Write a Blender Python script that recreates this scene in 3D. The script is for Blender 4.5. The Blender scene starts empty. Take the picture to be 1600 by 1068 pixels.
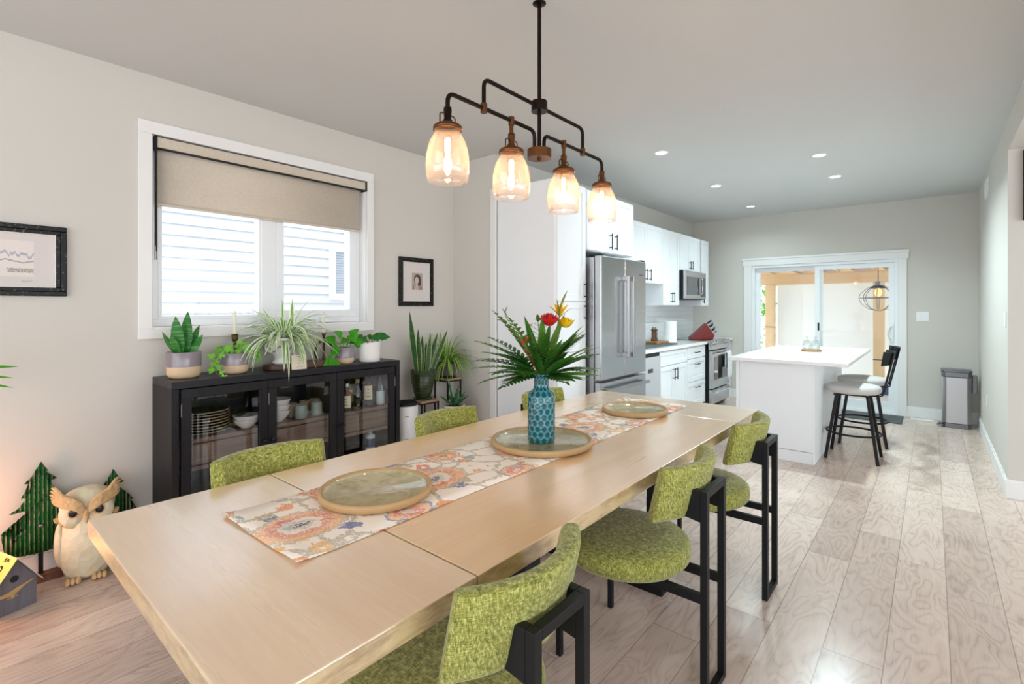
import bpy, math, random
from mathutils import Vector, Matrix
R = random.Random(7)
S = bpy.context.scene
COL = S.collection
PI = math.pi
sin, cos = math.sin, math.cos

# ---------------------------------------------------------------- camera
cam_d = bpy.data.cameras.new('camera')
cam = bpy.data.objects.new('camera', cam_d); COL.objects.link(cam)
cam.location = (0, 0, 1.38)
cam.rotation_euler = (PI/2, 0, math.radians(40.32))
cam_d.sensor_fit = 'HORIZONTAL'; cam_d.sensor_width = 36.0
cam_d.lens = 36.0*773.0/1600.0
cam_d.shift_y = -54.0/1600.0
cam_d.clip_start = 0.05; cam_d.clip_end = 200
S.camera = cam

# ---------------------------------------------------------------- sky, daylight, fill lamps, exposure
S.view_settings.view_transform = 'Standard'
S.view_settings.look = 'None'
S.view_settings.gamma = 1.0
S.view_settings.use_curve_mapping = False
S.view_settings.exposure = -0.1
W = bpy.data.worlds.new('sky'); S.world = W; W.use_nodes = True
wn = W.node_tree.nodes; wl = W.node_tree.links
bg = wn['Background']; bg.inputs['Color'].default_value = (0.86, 0.93, 1.0, 1); bg.inputs['Strength'].default_value = 3.4

def area(name, loc, target, sx, sy, power, color=(1, 1, 1), spread=180):
    l = bpy.data.lights.new(name, 'AREA'); l.shape = 'RECTANGLE'; l.size = sx; l.size_y = sy
    l.energy = power; l.color = color; l.spread = math.radians(spread)
    o = bpy.data.objects.new(name, l); COL.objects.link(o); o.location = loc
    o.rotation_euler = (Vector(target)-Vector(loc)).to_track_quat('-Z', 'Y').to_euler()
    return o
# added fill lamps, unseen behind and beside the camera, in place of window daylight
area('added_fill_rear', (-1.2, -2.9, 1.45), (-1.2, 5, 1.7), 4.2, 2.1, 22, (0.98, 0.96, 0.94))
area('added_fill_living', (4.4, 1.6, 1.5), (-3, 3.2, 1.5), 4.5, 2.0, 70, (0.80, 0.91, 1.0))
# sun behind the patio screen
sl0 = bpy.data.lights.new('sun', 'SUN'); sl0.energy = 15.0; sl0.angle = math.radians(3); sl0.color = (1.0, 0.97, 0.92)
so0 = bpy.data.objects.new('sun', sl0); COL.objects.link(so0); so0.rotation_euler = Vector((0.12, -1, -0.95)).to_track_quat('-Z', 'Y').to_euler(); so0.location = (0, 16, 12)
# portals guide the sky light through the two windows in view
p1 = area('sky_portal_window', (-3.72, 1.56, 1.82), (0, 1.56, 1.82), 1.5, 1.2, 1); p1.data.cycles.is_portal = True
p2 = area('sky_portal_door', (-1.23, 8.22, 1.0), (-1.23, 0, 1.0), 1.9, 2.1, 1); p2.data.cycles.is_portal = True

# ---------------------------------------------------------------- mesh helper
ORG = {}
def org(o): return ORG.get(o.name, Vector((0, 0, 0)))

class MB:
    def __init__(s): s.v = []; s.f = []; s.sm = []; s.uv = []
    def add(s, vs, fs, smooth=False, uvs=None):
        n = len(s.v); s.v += [tuple(v) for v in vs]
        for i, f in enumerate(fs):
            s.f.append([n+k for k in f]); s.sm.append(smooth)
            s.uv.append(uvs[i] if uvs else [(0.5, 0.5)]*len(f))
        return s
    def box(s, x0, y0, z0, x1, y1, z1, M=None):
        x0, x1 = min(x0, x1), max(x0, x1); y0, y1 = min(y0, y1), max(y0, y1); z0, z1 = min(z0, z1), max(z0, z1)
        vs = [(x, y, z) for z in (z0, z1) for y in (y0, y1) for x in (x0, x1)]
        if M is not None: vs = [M @ Vector(v) for v in vs]
        return s.add(vs, [(0, 2, 3, 1), (4, 5, 7, 6), (0, 1, 5, 4), (2, 6, 7, 3), (0, 4, 6, 2), (1, 3, 7, 5)])
    def bar(s, p, q, w, h, up=(0, 0, 1)):
        p, q = Vector(p), Vector(q); d = (q-p); L = d.length; d.normalize()
        u = Vector(up)
        if abs(d.dot(u)) > 0.95: u = Vector((0, 1, 0))
        a = d.cross(u).normalized(); b = a.cross(d)
        M = Matrix((( a.x, b.x, d.x, p.x), (a.y, b.y, d.y, p.y), (a.z, b.z, d.z, p.z), (0, 0, 0, 1)))
        return s.box(-w/2, -h/2, 0, w/2, h/2, L, M)
    def tube(s, path, r, n=10, closed=False, caps=True):
        P = [Vector(p) for p in path]; m = len(P)
        rs = r if isinstance(r, (list, tuple)) else [r]*m
        T = []
        for i in range(m):
            a = P[(i-1) % m] if (closed or i > 0) else P[i]
            b = P[(i+1) % m] if (closed or i < m-1) else P[i]
            t = (b-a); t = t.normalized() if t.length > 1e-9 else Vector((0, 0, 1)); T.append(t)
        u = Vector((0, 0, 1)) if abs(T[0].z) < 0.9 else Vector((1, 0, 0))
        a = T[0].cross(u).normalized()
        vs = []
        for i in range(m):
            a = (a - T[i]*a.dot(T[i])).normalized(); b = T[i].cross(a)
            for k in range(n):
                t = 2*PI*k/n
                vs.append(P[i] + (a*cos(t)+b*sin(t))*rs[i])
        fs = []
        for i in range(m if closed else m-1):
            j = (i+1) % m
            for k in range(n):
                k2 = (k+1) % n
                fs.append((i*n+k, i*n+k2, j*n+k2, j*n+k))
        s.add(vs, fs, True)
        if caps and not closed:
            s.add(vs[:n], [tuple(range(n))[::-1]]); s.add(vs[-n:], [tuple(range(n))])
        return s
    def cyl(s, p, q, r, r2=None, n=20): return s.tube([p, q], [r, r if r2 is None else r2], n)
    def lathe(s, prof, c=(0, 0, 0), n=32, M=None, smooth=True):
        vs = []; c = Vector(c)
        for (r, z) in prof:
            for k in range(n):
                t = 2*PI*k/n; v = Vector((r*cos(t), r*sin(t), z))
                if M is not None: v = M @ v
                vs.append(v+c)
        fs = []; uv = []
        m = len(prof)
        for i in range(m-1):
            for k in range(n):
                k2 = (k+1) % n
                fs.append((i*n+k, i*n+k2, (i+1)*n+k2, (i+1)*n+k))
                uv.append([(k/n, i/(m-1)), ((k+1)/n, i/(m-1)), ((k+1)/n, (i+1)/(m-1)), (k/n, (i+1)/(m-1))])
        return s.add(vs, fs, smooth, uv)
    def disc(s, c, r, n=32, down=False):
        vs = [(c[0]+r*cos(2*PI*k/n), c[1]+r*sin(2*PI*k/n), c[2]) for k in range(n)]
        return s.add(vs, [tuple(range(n))[::-1] if down else tuple(range(n))])
    def ell(s, c, r, M=None, n=20, m=12):
        c = Vector(c); vs = []
        for i in range(m+1):
            ph = -PI/2+PI*i/m
            for k in range(n):
                t = 2*PI*k/n; v = Vector((r[0]*cos(ph)*cos(t), r[1]*cos(ph)*sin(t), r[2]*sin(ph)))
                if M is not None: v = M @ v
                vs.append(v+c)
        fs = [(i*n+k, i*n+(k+1) % n, (i+1)*n+(k+1) % n, (i+1)*n+k) for i in range(m) for k in range(n)]
        return s.add(vs, fs, True)
    def prism(s, pts, a, ax, t):
        # polygon pts (2-D) in the plane normal to axis ax ('x','y','z') from a to a+t
        def P(p, h):
            return {'x': (h, p[0], p[1]), 'y': (p[0], h, p[1]), 'z': (p[0], p[1], h)}[ax]
        n = len(pts); vs = [P(p, a) for p in pts]+[P(p, a+t) for p in pts]
        fs = [tuple(range(n)), tuple(range(n, 2*n))[::-1]]+[(i, n+i, n+(i+1) % n, (i+1) % n) for i in range(n)]
        return s.add(vs, fs)
    def leaf(s, base, d, L, w, bend=0.3, side=None, prof='lance', n=7, fold=0.15, twist=0):
        base = Vector(base); d = Vector(d).normalized()
        p = base.copy(); vs = []; st = L/n
        up = Vector((0, 0, 1))
        for i in range(n+1):
            t = i/n
            if prof == 'lance': k = sin(PI*min(1, t*0.92+0.08))**0.8
            elif prof == 'sword': k = min(1, 0.55+t*1.2)*min(1, (1-t)*2.6)**0.75
            elif prof == 'strap': k = min(1, 0.5+t*2)*min(1, (1-t)*1.7)**0.8
            elif prof == 'heart': k = min(1, (t/0.2)**0.5)*(1-t)**0.75*1.2
            else: k = 1
            sd = d.cross(up)
            if side is not None: sd = Vector(side)
            if sd.length < 0.05: sd = Vector((1, 0, 0))
            sd = (sd - d*sd.dot(d)).normalized()
            if twist: sd = Matrix.Rotation(twist, 3, d) @ sd
            nn = sd.cross(d).normalized()
            ww = w*0.5*max(k, 0.02)
            vs += [p-sd*ww+nn*ww*fold*2, p.copy(), p+sd*ww+nn*ww*fold*2]
            p = p+d*st
            d = (d+Vector((0, 0, -bend/n))).normalized()
        fs = []; uv = []
        for i in range(n):
            a = 3*i
            for q in (0, 1):
                fs.append((a+q, a+q+1, a+q+4, a+q+3)); u0 = q*0.5
                uv.append([(u0, i/n), (u0+.5, i/n), (u0+.5, (i+1)/n), (u0, (i+1)/n)])
        s.add(vs, fs, True, uv)
        return p
    def build(s, name, mat, parent=None, bevel=0, seg=2, origin=None, solid=0, subsurf=0):
        me = bpy.data.meshes.new(name)
        o = bpy.data.objects.new(name, me); COL.objects.link(o)
        O = Vector((0, 0, 0))
        if parent is not None:
            o.parent = parent; O = org(parent); ORG[o.name] = O
        elif origin is not None:
            O = Vector(origin); o.location = O; ORG[o.name] = O
        me.from_pydata([(v[0]-O.x, v[1]-O.y, v[2]-O.z) for v in s.v], [], s.f)
        me.polygons.foreach_set('use_smooth', s.sm)
        ul = me.uv_layers.new(name='UVMap')
        flat = []
        for u in s.uv:
            for a in u: flat += [a[0], a[1]]
        ul.data.foreach_set('uv', flat)
        me.materials.append(mat)
        me.update()
        if solid:
            md = o.modifiers.new('thick', 'SOLIDIFY'); md.thickness = solid; md.offset = 0
        if bevel:
            md = o.modifiers.new('bevel', 'BEVEL'); md.width = bevel; md.segments = seg; md.limit_method = 'ANGLE'; md.angle_limit = math.radians(40)
        if subsurf:
            md = o.modifiers.new('sub', 'SUBSURF'); md.levels = subsurf; md.render_levels = subsurf
        return o

def keep_clear(m):
    # leaves rest on the console top and stop at the walls
    out = []
    for (x, y, z) in m.v:
        x = max(x, -3.478); y = min(y, 3.24)
        if x < -3.112 and 0.84 < y < 2.35 and z < 0.98: z = 0.98
        out.append((x, y, z))
    m.v = out; return m

def tag(o, label=None, cat=None, group=None, kind=None):
    if label: o['label'] = label
    if cat: o['category'] = cat
    if group: o['group'] = group
    if kind: o['kind'] = kind
    return o
def struct(o): o['kind'] = 'structure'; return o
def thing(name, label, cat, loc=(0, 0, 0), group=None):
    o = bpy.data.objects.new(name, None); COL.objects.link(o); o.location = loc
    o.empty_display_size = 0.05
    ORG[o.name] = Vector(loc); return tag(o, label, cat, group)
def dup(root, loc=None, rot=None, label=None):
    def cp(o, par):
        c = o.copy(); COL.objects.link(c); c.parent = par
        for ch in o.children: cp(ch, c)
        return c
    c = cp(root, None)
    if loc is not None: c.location = loc
    if rot is not None: c.rotation_euler = (0, 0, rot)
    if label: c['label'] = label
    return c
def arc(c, r, a0, a1, n, ax='xz'):
    out = []
    for i in range(n+1):
        t = a0+(a1-a0)*i/n; p = [c[0], c[1], c[2]]
        i0, i1 = {'xz': (0, 2), 'yz': (1, 2), 'xy': (0, 1)}[ax]
        p[i0] += r*cos(t); p[i1] += r*sin(t); out.append(tuple(p))
    return out
def text_mesh(txt, size, name, mat, parent, M, ext=0.0006):
    cu = bpy.data.curves.new(name, 'FONT'); cu.body = txt; cu.size = size; cu.extrude = ext
    cu.align_x = 'CENTER'; cu.align_y = 'CENTER'
    t = bpy.data.objects.new('tmp', cu); COL.objects.link(t)
    bpy.context.view_layer.update()
    me = bpy.data.meshes.new_from_object(t.evaluated_get(bpy.context.evaluated_depsgraph_get()))
    bpy.data.objects.remove(t)
    me.name = name
    O = org(parent)
    me.transform(Matrix.Translation(-O) @ M)
    me.materials.clear(); me.materials.append(mat)
    o = bpy.data.objects.new(name, me); COL.objects.link(o); o.parent = parent; ORG[o.name] = O
    return o

# ---------------------------------------------------------------- materials
def lin(c):
    return tuple(((x/255.0)/12.92 if x/255.0 <= 0.04045 else ((x/255.0+0.055)/1.055)**2.4) for x in c)+(1,)
class NT:
    def __init__(s, name):
        s.m = bpy.data.materials.new(name); s.m.use_nodes = True
        s.n = s.m.node_tree.nodes; s.l = s.m.node_tree.links
        s.b = s.n['Principled BSDF']; s.out = s.n['Material Output']
    def node(s, t, **k):
        n = s.n.new(t)
        for a, v in k.items(): setattr(n, a, v)
        return n
    def set(s, inp, v):
        if hasattr(v, 'is_linked') or isinstance(v, bpy.types.NodeSocket): s.l.new(v, inp)
        else: inp.default_value = v
    def math(s, op, a, b=None, c=None):
        n = s.node('ShaderNodeMath', operation=op); s.set(n.inputs[0], a)
        if b is not None: s.set(n.inputs[1], b)
        if c is not None: s.set(n.inputs[2], c)
        return n.outputs[0]
    def coord(s, kind='Object'): return s.node('ShaderNodeTexCoord').outputs[kind]
    def map(s, v, scale=(1, 1, 1), loc=(0, 0, 0), rot=(0, 0, 0)):
        n = s.node('ShaderNodeMapping'); s.l.new(v, n.inputs['Vector'])
        n.inputs['Scale'].default_value = scale; n.inputs['Location'].default_value = loc; n.inputs['Rotation'].default_value = rot
        return n.outputs[0]
    def noise(s, v, scale=5, detail=3, rough=0.5, dist=0):
        n = s.node('ShaderNodeTexNoise'); s.l.new(v, n.inputs['Vector'])
        n.inputs['Scale'].default_value = scale; n.inputs['Detail'].default_value = detail
        n.inputs['Roughness'].default_value = rough; n.inputs['Distortion'].default_value = dist
        return n.outputs['Fac']
    def ramp(s, f, stops, interp='LINEAR'):
        n = s.node('ShaderNodeValToRGB'); s.l.new(f, n.inputs[0]); n.color_ramp.interpolation = interp
        e = n.color_ramp.elements
        while len(e) < len(stops): e.new(0.5)
        for i, (p, c) in enumerate(stops):
            e[i].position = p; e[i].color = c if len(c) == 4 else lin(c)
        return n.outputs[0]
    def mix(s, f, a, b, mode='MIX'):
        n = s.node('ShaderNodeMix', data_type='RGBA', blend_type=mode)
        s.set(n.inputs['Factor'], f)
        for k, v in ((6, a), (7, b)):
            if isinstance(v, tuple): n.inputs[k].default_value = v if len(v) == 4 else lin(v)
            else: s.l.new(v, n.inputs[k])
        return n.outputs[2]
    def bump(s, h, st=0.2, dist=0.01):
        n = s.node('ShaderNodeBump'); s.l.new(h, n.inputs['Height']); n.inputs['Strength'].default_value = st
        n.inputs['Distance'].default_value = dist; s.l.new(n.outputs[0], s.b.inputs['Normal'])
    def base(s, c):
        if isinstance(c, tuple): s.b.inputs['Base Color'].default_value = c if len(c) == 4 else lin(c)
        else: s.l.new(c, s.b.inputs['Base Color'])
    def rm(s, rough, metal=0, spec=None):
        s.set(s.b.inputs['Roughness'], rough); s.b.inputs['Metallic'].default_value = metal
        if spec is not None: s.b.inputs['Specular IOR Level'].default_value = spec

def plain(name, c, rough=0.5, metal=0, var=0.06, vs=6.0, bump=0.0, bs=60, spec=None, coat=0, emit=None, es=0):
    t = NT(name); v = t.coord()
    n = t.noise(v, vs, 3)
    c1 = lin(c); c2 = tuple(max(0, x*(1-var*2)) for x in c1[:3])+(1,)
    t.base(t.mix(n, c1, c2)); t.rm(rough, metal, spec)
    if bump: t.bump(t.noise(v, bs, 3), bump, 0.004)
    if coat: t.b.inputs['Coat Weight'].default_value = coat; t.b.inputs['Coat Roughness'].default_value = 0.08
    if emit: t.b.inputs['Emission Color'].default_value = emit; t.b.inputs['Emission Strength'].default_value = es
    return t.m

M = {}
M['wall'] = plain('wall_paint', (210, 205, 197), 0.85, var=0.012, vs=1.2, bump=0.05, bs=180)
M['ceil'] = plain('ceiling_paint', (206, 206, 204), 0.9, var=0.01, vs=1, bump=0.05, bs=120)
M['trim'] = plain('trim_white', (236, 234, 232), 0.45, var=0.01)
M['cab'] = plain('cabinet_white', (240, 242, 244), 0.38, var=0.01)
M['vinyl'] = plain('window_vinyl', (238, 240, 242), 0.4, var=0.01)
M['black'] = plain('black_metal', (14, 15, 19), 0.5, 0.0, var=0.1, spec=0.3)
M['blackp'] = plain('black_plastic', (12, 12, 14), 0.4, spec=0.3)
M['bronze'] = plain('oil_rubbed_bronze', (44, 31, 26), 0.38, 0.85, var=0.25, vs=30)
M['bronze_l'] = plain('warm_bronze', (120, 78, 48), 0.36, 0.9, var=0.2, vs=30)
M['steel_d'] = plain('dark_steel', (120, 120, 124), 0.3, 1.0)
M['quartz'] = plain('quartz_counter', (238, 235, 234), 0.12, var=0.02, vs=12, coat=0.3)
M['ceram'] = plain('white_ceramic', (236, 232, 226), 0.3, var=0.03)
M['white'] = plain('white_plastic', (240, 240, 240), 0.4, var=0.01)
M['soil'] = plain('soil', (70, 48, 36), 0.95, var=0.35, vs=60, bump=0.6)
M['candle'] = plain('candle_wax', (238, 232, 210), 0.5, var=0.02)
M['brass_d'] = plain('aged_olive_metal', (92, 84, 40), 0.42, 0.6, var=0.25, vs=25)
M['seatgrey'] = plain('grey_vinyl_seat', (196, 192, 188), 0.55, var=0.04, bump=0.1)
M['cutwood'] = plain('acacia_wood', (176, 122, 72), 0.45, var=0.3, vs=14)
M['red_block'] = plain('cherry_red_wood', (136, 30, 18), 0.3, var=0.25, vs=10, coat=0.3)
M['mat'] = plain('grey_door_mat', (92, 98, 98), 0.95, var=0.15, vs=90, bump=0.5)
M['glaze'] = plain('glaze_taupe', (146, 134, 142), 0.22, var=0.12, vs=4, coat=0.3)
M['clay'] = plain('raw_clay', (222, 192, 156), 0.75, var=0.06, vs=20)
M['blue'] = plain('blue_plastic', (52, 78, 118), 0.5)
M['paper'] = plain('white_paper', (238, 236, 232), 0.9, var=0.02)
M['rose'] = plain('red_petal', (205, 28, 26), 0.55, var=0.2, vs=40)
M['yel'] = plain('yellow_petal', (245, 200, 20), 0.55, var=0.12, vs=40)
M['ora'] = plain('orange_red_petal', (226, 84, 40), 0.55, var=0.15, vs=40)
M['stem'] = plain('green_stem', (96, 128, 52), 0.55, var=0.15)
M['deck'] = plain('grey_deck', (206, 202, 200), 0.8, var=0.05)
M['tarp'] = None
M['rope'] = plain('oak_edge', (200, 162, 112), 0.5, var=0.15, vs=12)
M['ink'] = plain('black_ink', (30, 26, 24), 0.7)
M['label'] = plain('cream_label', (232, 218, 180), 0.7, var=0.06, vs=50)
M['cork'] = plain('cork', (196, 160, 110), 0.9, var=0.2, vs=60)
M['bonewhite'] = plain('bone_white_enamel', (224, 222, 214), 0.25, var=0.05)
M['chrome'] = plain('chrome', (215, 215, 218), 0.12, 1.0, var=0.02)
M['dglass'] = plain('black_glass', (16, 17, 20), 0.06, 0.0, coat=0.6)

def brushed(name, c, rough=0.28, axis='z', metal=1.0):
    t = NT(name); v = t.coord()
    sc = {'z': (300, 300, 6), 'y': (300, 6, 300), 'x': (6, 300, 300)}[axis]
    n = t.noise(t.map(v, sc), 2.0, 2)
    t.base(t.mix(n, lin(c), tuple(x*0.95 for x in lin(c)[:3])+(1,)))
    t.rm(t.math('MULTIPLY_ADD', n, 0.04, rough-0.02), metal)
    return t.m
M['steel'] = brushed('stainless_steel', (190, 192, 194), 0.25, 'y')
M['steelv'] = brushed('stainless_vertical', (178, 178, 180), 0.3, 'z')
M['dw'] = brushed('pale_steel', (224, 226, 230), 0.35, 'y', 0.7)

def glass(name, tint=(1, 1, 1, 1), refl=0.12, milk=0.0, rough=0.02, seed=0.0, milkcol=(1, 0.97, 0.93, 1)):
    t = NT(name)
    tr = t.node('ShaderNodeBsdfTransparent'); tr.inputs[0].default_value = tint
    gl = t.node('ShaderNodeBsdfGlossy'); gl.inputs['Roughness'].default_value = rough
    lw = t.node('ShaderNodeLayerWeight'); lw.inputs[0].default_value = 0.35
    f = t.math('MULTIPLY_ADD', lw.outputs['Facing'], 0.55, refl*0.3)
    f = t.math('MULTIPLY', f, 1.0 if refl > 0.1 else 0.6)
    mx = t.node('ShaderNodeMixShader'); t.l.new(f, mx.inputs[0]); t.l.new(tr.outputs[0], mx.inputs[1]); t.l.new(gl.outputs[0], mx.inputs[2])
    o = mx.outputs[0]
    if milk:
        df = t.node('ShaderNodeBsdfTranslucent'); df.inputs[0].default_value = milkcol
        d2 = t.node('ShaderNodeBsdfDiffuse'); d2.inputs[0].default_value = milkcol
        md = t.node('ShaderNodeMixShader'); md.inputs[0].default_value = 0.5; t.l.new(df.outputs[0], md.inputs[1]); t.l.new(d2.outputs[0], md.inputs[2])
        m2 = t.node('ShaderNodeMixShader')
        if seed:
            vo = t.node('ShaderNodeTexVoronoi'); t.l.new(t.coord(), vo.inputs['Vector']); vo.inputs['Scale'].default_value = 170
            k = t.math('LESS_THAN', vo.outputs['Distance'], 0.22)
            fr = t.math('MULTIPLY_ADD', lw.outputs['Facing'], 0.11, milk)
            t.l.new(t.math('MULTIPLY_ADD', k, seed, fr), m2.inputs[0])
        else: m2.inputs[0].default_value = milk
        t.l.new(o, m2.inputs[1]); t.l.new(md.outputs[0], m2.inputs[2]); o = m2.outputs[0]
    t.l.new(o, t.out.inputs[0]); return t.m
M['pane'] = glass('window_glass', (0.97, 0.99, 0.99, 1), 0.05)
M['cabglass'] = glass('cabinet_glass', (0.94, 0.96, 0.97, 1), 0.08)
M['seeded'] = glass('seeded_glass', (1, 0.98, 0.96, 1), 0.12, milk=0.03, seed=0.14, milkcol=(1, 0.9, 0.82, 1))
M['clear'] = glass('clear_glass', (0.9, 0.94, 0.93, 1), 0.2)
M['amber'] = glass('amber_liquor', (0.85, 0.45, 0.08, 1), 0.2)
M['winegl'] = glass('dark_bottle', (0.06, 0.05, 0.05, 1), 0.25)
M['bulbgl'] = glass('bulb_glass', (1, 0.95, 0.85, 1), 0.12)

def emis(name, c, s):
    t = NT(name); t.base((0, 0, 0, 1)); t.b.inputs['Emission Color'].default_value = c; t.b.inputs['Emission Strength'].default_value = s
    return t.m
M['filament'] = emis('filament', (1, 0.62, 0.24, 1), 40)
M['bulbcore'] = emis('bulb_glow', (1, 0.62, 0.24, 1), 1.6)
M['led'] = emis('recessed_led', (1, 0.99, 0.96, 1), 9)
M['glowball'] = emis('warm_lamp_glow', (1, 0.42, 0.16, 1), 10)

def wood(name, c1, c2, axis='y', scale=1.0, rough=0.4, streak=1.0, bump=0.08, spots=False, coat=0, edge=None):
    t = NT(name); v = t.coord()
    st = {'x': (0.6, 9, 9), 'y': (9, 0.6, 9), 'z': (9, 9, 0.6)}[axis]
    mv = t.map(v, tuple(a*scale for a in st))
    n1 = t.noise(mv, 1.6, 6, 0.62, 0.6)
    n2 = t.noise(t.map(v, tuple(a*scale*5 for a in st)), 3, 3, 0.6)
    n3 = t.noise(v, 1.1, 2)
    f = t.math('ADD', t.math('MULTIPLY', n1, 0.7*streak), t.math('MULTIPLY', n2, 0.3*streak))
    f = t.math('ADD', f, t.math('MULTIPLY', n3, 0.3)); f = t.math('SUBTRACT', f, 0.15*streak)
    c = t.ramp(f, [(0.3, c1), (0.7, c2)])
    if spots:
        vo = t.node('ShaderNodeTexVoronoi'); t.l.new(v, vo.inputs['Vector']); vo.inputs['Scale'].default_value = 9
        k = t.math('LESS_THAN', vo.outputs['Distance'], 0.022)
        c = t.mix(t.math('MULTIPLY', k, 0.55), c, (120, 86, 62))
    if edge:      # rougher, browner sawn edge of the boards
        gm = t.node('ShaderNodeNewGeometry'); sg = t.node('ShaderNodeSeparateXYZ'); t.l.new(gm.outputs['True Normal'], sg.inputs[0])
        ke = t.math('LESS_THAN', t.math('ABSOLUTE', sg.outputs[2]), 0.5)
        ne = t.noise(t.map(v, (7, 7, 30)), 1.5, 4, 0.65)
        c = t.mix(ke, c, t.ramp(ne, [(0.3, edge[1]), (0.6, edge[0])]))
    t.base(c); t.rm(t.math('MULTIPLY_ADD', n1, 0.2, rough-0.1))
    t.bump(f, bump, 0.003)
    if coat: t.b.inputs['Coat Weight'].default_value = coat; t.b.inputs['Coat Roughness'].default_value = 0.2; t.b.inputs['Coat IOR'].default_value = 2.0
    return t.m
M['table'] = wood('table_oak', (246, 206, 160), (230, 184, 136), 'y', 0.7, 0.3, 0.9, 0.02, True, 1.0, ((208, 180, 134), (164, 134, 94)))
M['tableend'] = wood('table_oak_leaf', (244, 214, 180), (228, 192, 152), 'x', 0.7, 0.3, 0.9, 0.02, True, 1.0, ((208, 182, 138), (164, 136, 98)))
M['tableedge'] = wood('table_oak_edge', (206, 184, 140), (130, 108, 72), 'y', 0.9, 0.5, 1.2, 0.1)
M['console'] = wood('black_stained_wood', (8, 8, 12), (34, 30, 32), 'z', 1.2, 0.5, 1.3, 0.25); M['console'].node_tree.nodes['Principled BSDF'].inputs['Specular IOR Level'].default_value = 0.25
M['consoleh'] = wood('black_stained_wood_long', (10, 10, 16), (26, 22, 28), 'y', 1.2, 0.36, 1.3, 0.2); M['consoleh'].node_tree.nodes['Principled BSDF'].inputs['Specular IOR Level'].default_value = 0.3
M['shelfwood'] = wood('grey_brown_oak', (142, 112, 92), (96, 72, 58), 'y', 1.0, 0.5, 1.1, 0.1)
M['darkslab'] = wood('live_edge_wood', (120, 76, 50), (66, 38, 26), 'y', 1.5, 0.45, 1.2, 0.1)
M['pine'] = wood('pine_beam', (240, 212, 170), (222, 184, 134), 'x', 0.8, 0.65, 1, 0.1)
M['pinez'] = wood('pine_post', (240, 214, 174), (224, 190, 142), 'z', 0.8, 0.65, 1, 0.1)
M['birdwood'] = wood('weathered_grey_wood', (120, 116, 122), (88, 84, 92), 'z', 1.0, 0.75, 1, 0.2)
M['standtop'] = wood('stand_oak_top', (190, 160, 132), (150, 120, 96), 'y', 1.5, 0.5)
M['basewood'] = wood('brown_wood_base', (150, 100, 74), (84, 50, 40), 'y', 1.5, 0.6, 1.2, 0.2)

# floor: wide plank laminate along Y
def floor_mat():
    t = NT('plank_floor'); v = t.coord()
    sp = t.node('ShaderNodeSeparateXYZ'); t.l.new(v, sp.inputs[0]); X, Y = sp.outputs[0], sp.outputs[1]
    wd, L = 0.197, 1.38
    u = t.math('DIVIDE', t.math('ADD', X, 20*wd+0.142), wd); row = t.math('FLOOR', u); fu = t.math('FRACT', u)
    wn_ = t.node('ShaderNodeTexWhiteNoise', noise_dimensions='1D'); t.l.new(row, wn_.inputs['W'])
    q = t.math('ADD', t.math('DIVIDE', t.math('ADD', Y, 20), L), t.math('MULTIPLY', wn_.outputs['Value'], 7.0))
    idx = t.math('FLOOR', q); fq = t.math('FRACT', q)
    cb = t.node('ShaderNodeCombineXYZ'); t.l.new(row, cb.inputs[0]); t.l.new(idx, cb.inputs[1])
    w2 = t.node('ShaderNodeTexWhiteNoise', noise_dimensions='3D'); t.l.new(cb.outputs[0], w2.inputs['Vector'])
    rnd = w2.outputs['Value']
    # plank-local coordinates with a random shift, so that each plank has its own grain
    c2 = t.node('ShaderNodeCombineXYZ'); t.l.new(t.math('MULTIPLY_ADD', rnd, 13.7, X), c2.inputs[0]); t.l.new(t.math('MULTIPLY_ADD', rnd, 31.0, Y), c2.inputs[1]); t.l.new(t.math('MULTIPLY', rnd, 5.0), c2.inputs[2])
    pv = c2.outputs[0]
    big = t.noise(t.map(pv, (5.0, 1.3, 1)), 1.4, 2, 0.5, 0.4)
    rings = t.math('FRACT', t.math('MULTIPLY', big, 12.0))
    rings = t.math('ABSOLUTE', t.math('SUBTRACT', rings, 0.5))
    fine = t.noise(t.map(pv, (110, 5.0, 1)), 1.6, 4, 0.6)
    blot = t.noise(t.map(pv, (3.2, 2.0, 1)), 1.2, 4, 0.6)
    knot = t.noise(t.map(pv, (9.0, 5.0, 1)), 1.1, 3, 0.5)
    kk = t.node('ShaderNodeMapRange'); t.l.new(knot, kk.inputs[0]); kk.inputs[1].default_value = 0.66; kk.inputs[2].default_value = 0.8
    f = t.math('ADD', t.math('MULTIPLY', t.math('POWER', t.math('MULTIPLY', rings, 2.0), 0.5), 0.22), t.math('MULTIPLY', fine, 0.30))
    f = t.math('ADD', f, t.math('MULTIPLY', blot, 0.5))
    c = t.ramp(f, [(0.25, (176, 156, 146)), (0.5, (218, 201, 191)), (0.75, (236, 221, 212))])
    c = t.mix(t.math('MULTIPLY', kk.outputs[0], 0.55), c, (140, 116, 104))
    tone = t.ramp(rnd, [(0.0, (222, 212, 206)), (0.5, (240, 232, 226)), (1.0, (255, 250, 244))])
    c = t.mix(1.0, c, tone, 'MULTIPLY')
    e1 = t.math('LESS_THAN', t.math('MINIMUM', fu, t.math('SUBTRACT', 1.0, fu)), 0.0085)
    e2 = t.math('LESS_THAN', t.math('MINIMUM', fq, t.math('SUBTRACT', 1.0, fq)), 0.0013)
    e = t.math('MAXIMUM', e1, e2)
    c = t.mix(t.math('MULTIPLY', e, 0.6), c, (110, 92, 82))
    t.base(c); t.rm(t.math('MULTIPLY_ADD', fine, 0.12, 0.17), 0, 0.6)
    t.bump(t.math('SUBTRACT', t.math('MULTIPLY', f, 0.25), e), 0.12, 0.002)
    return t.m
M['floor'] = floor_mat()

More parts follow.
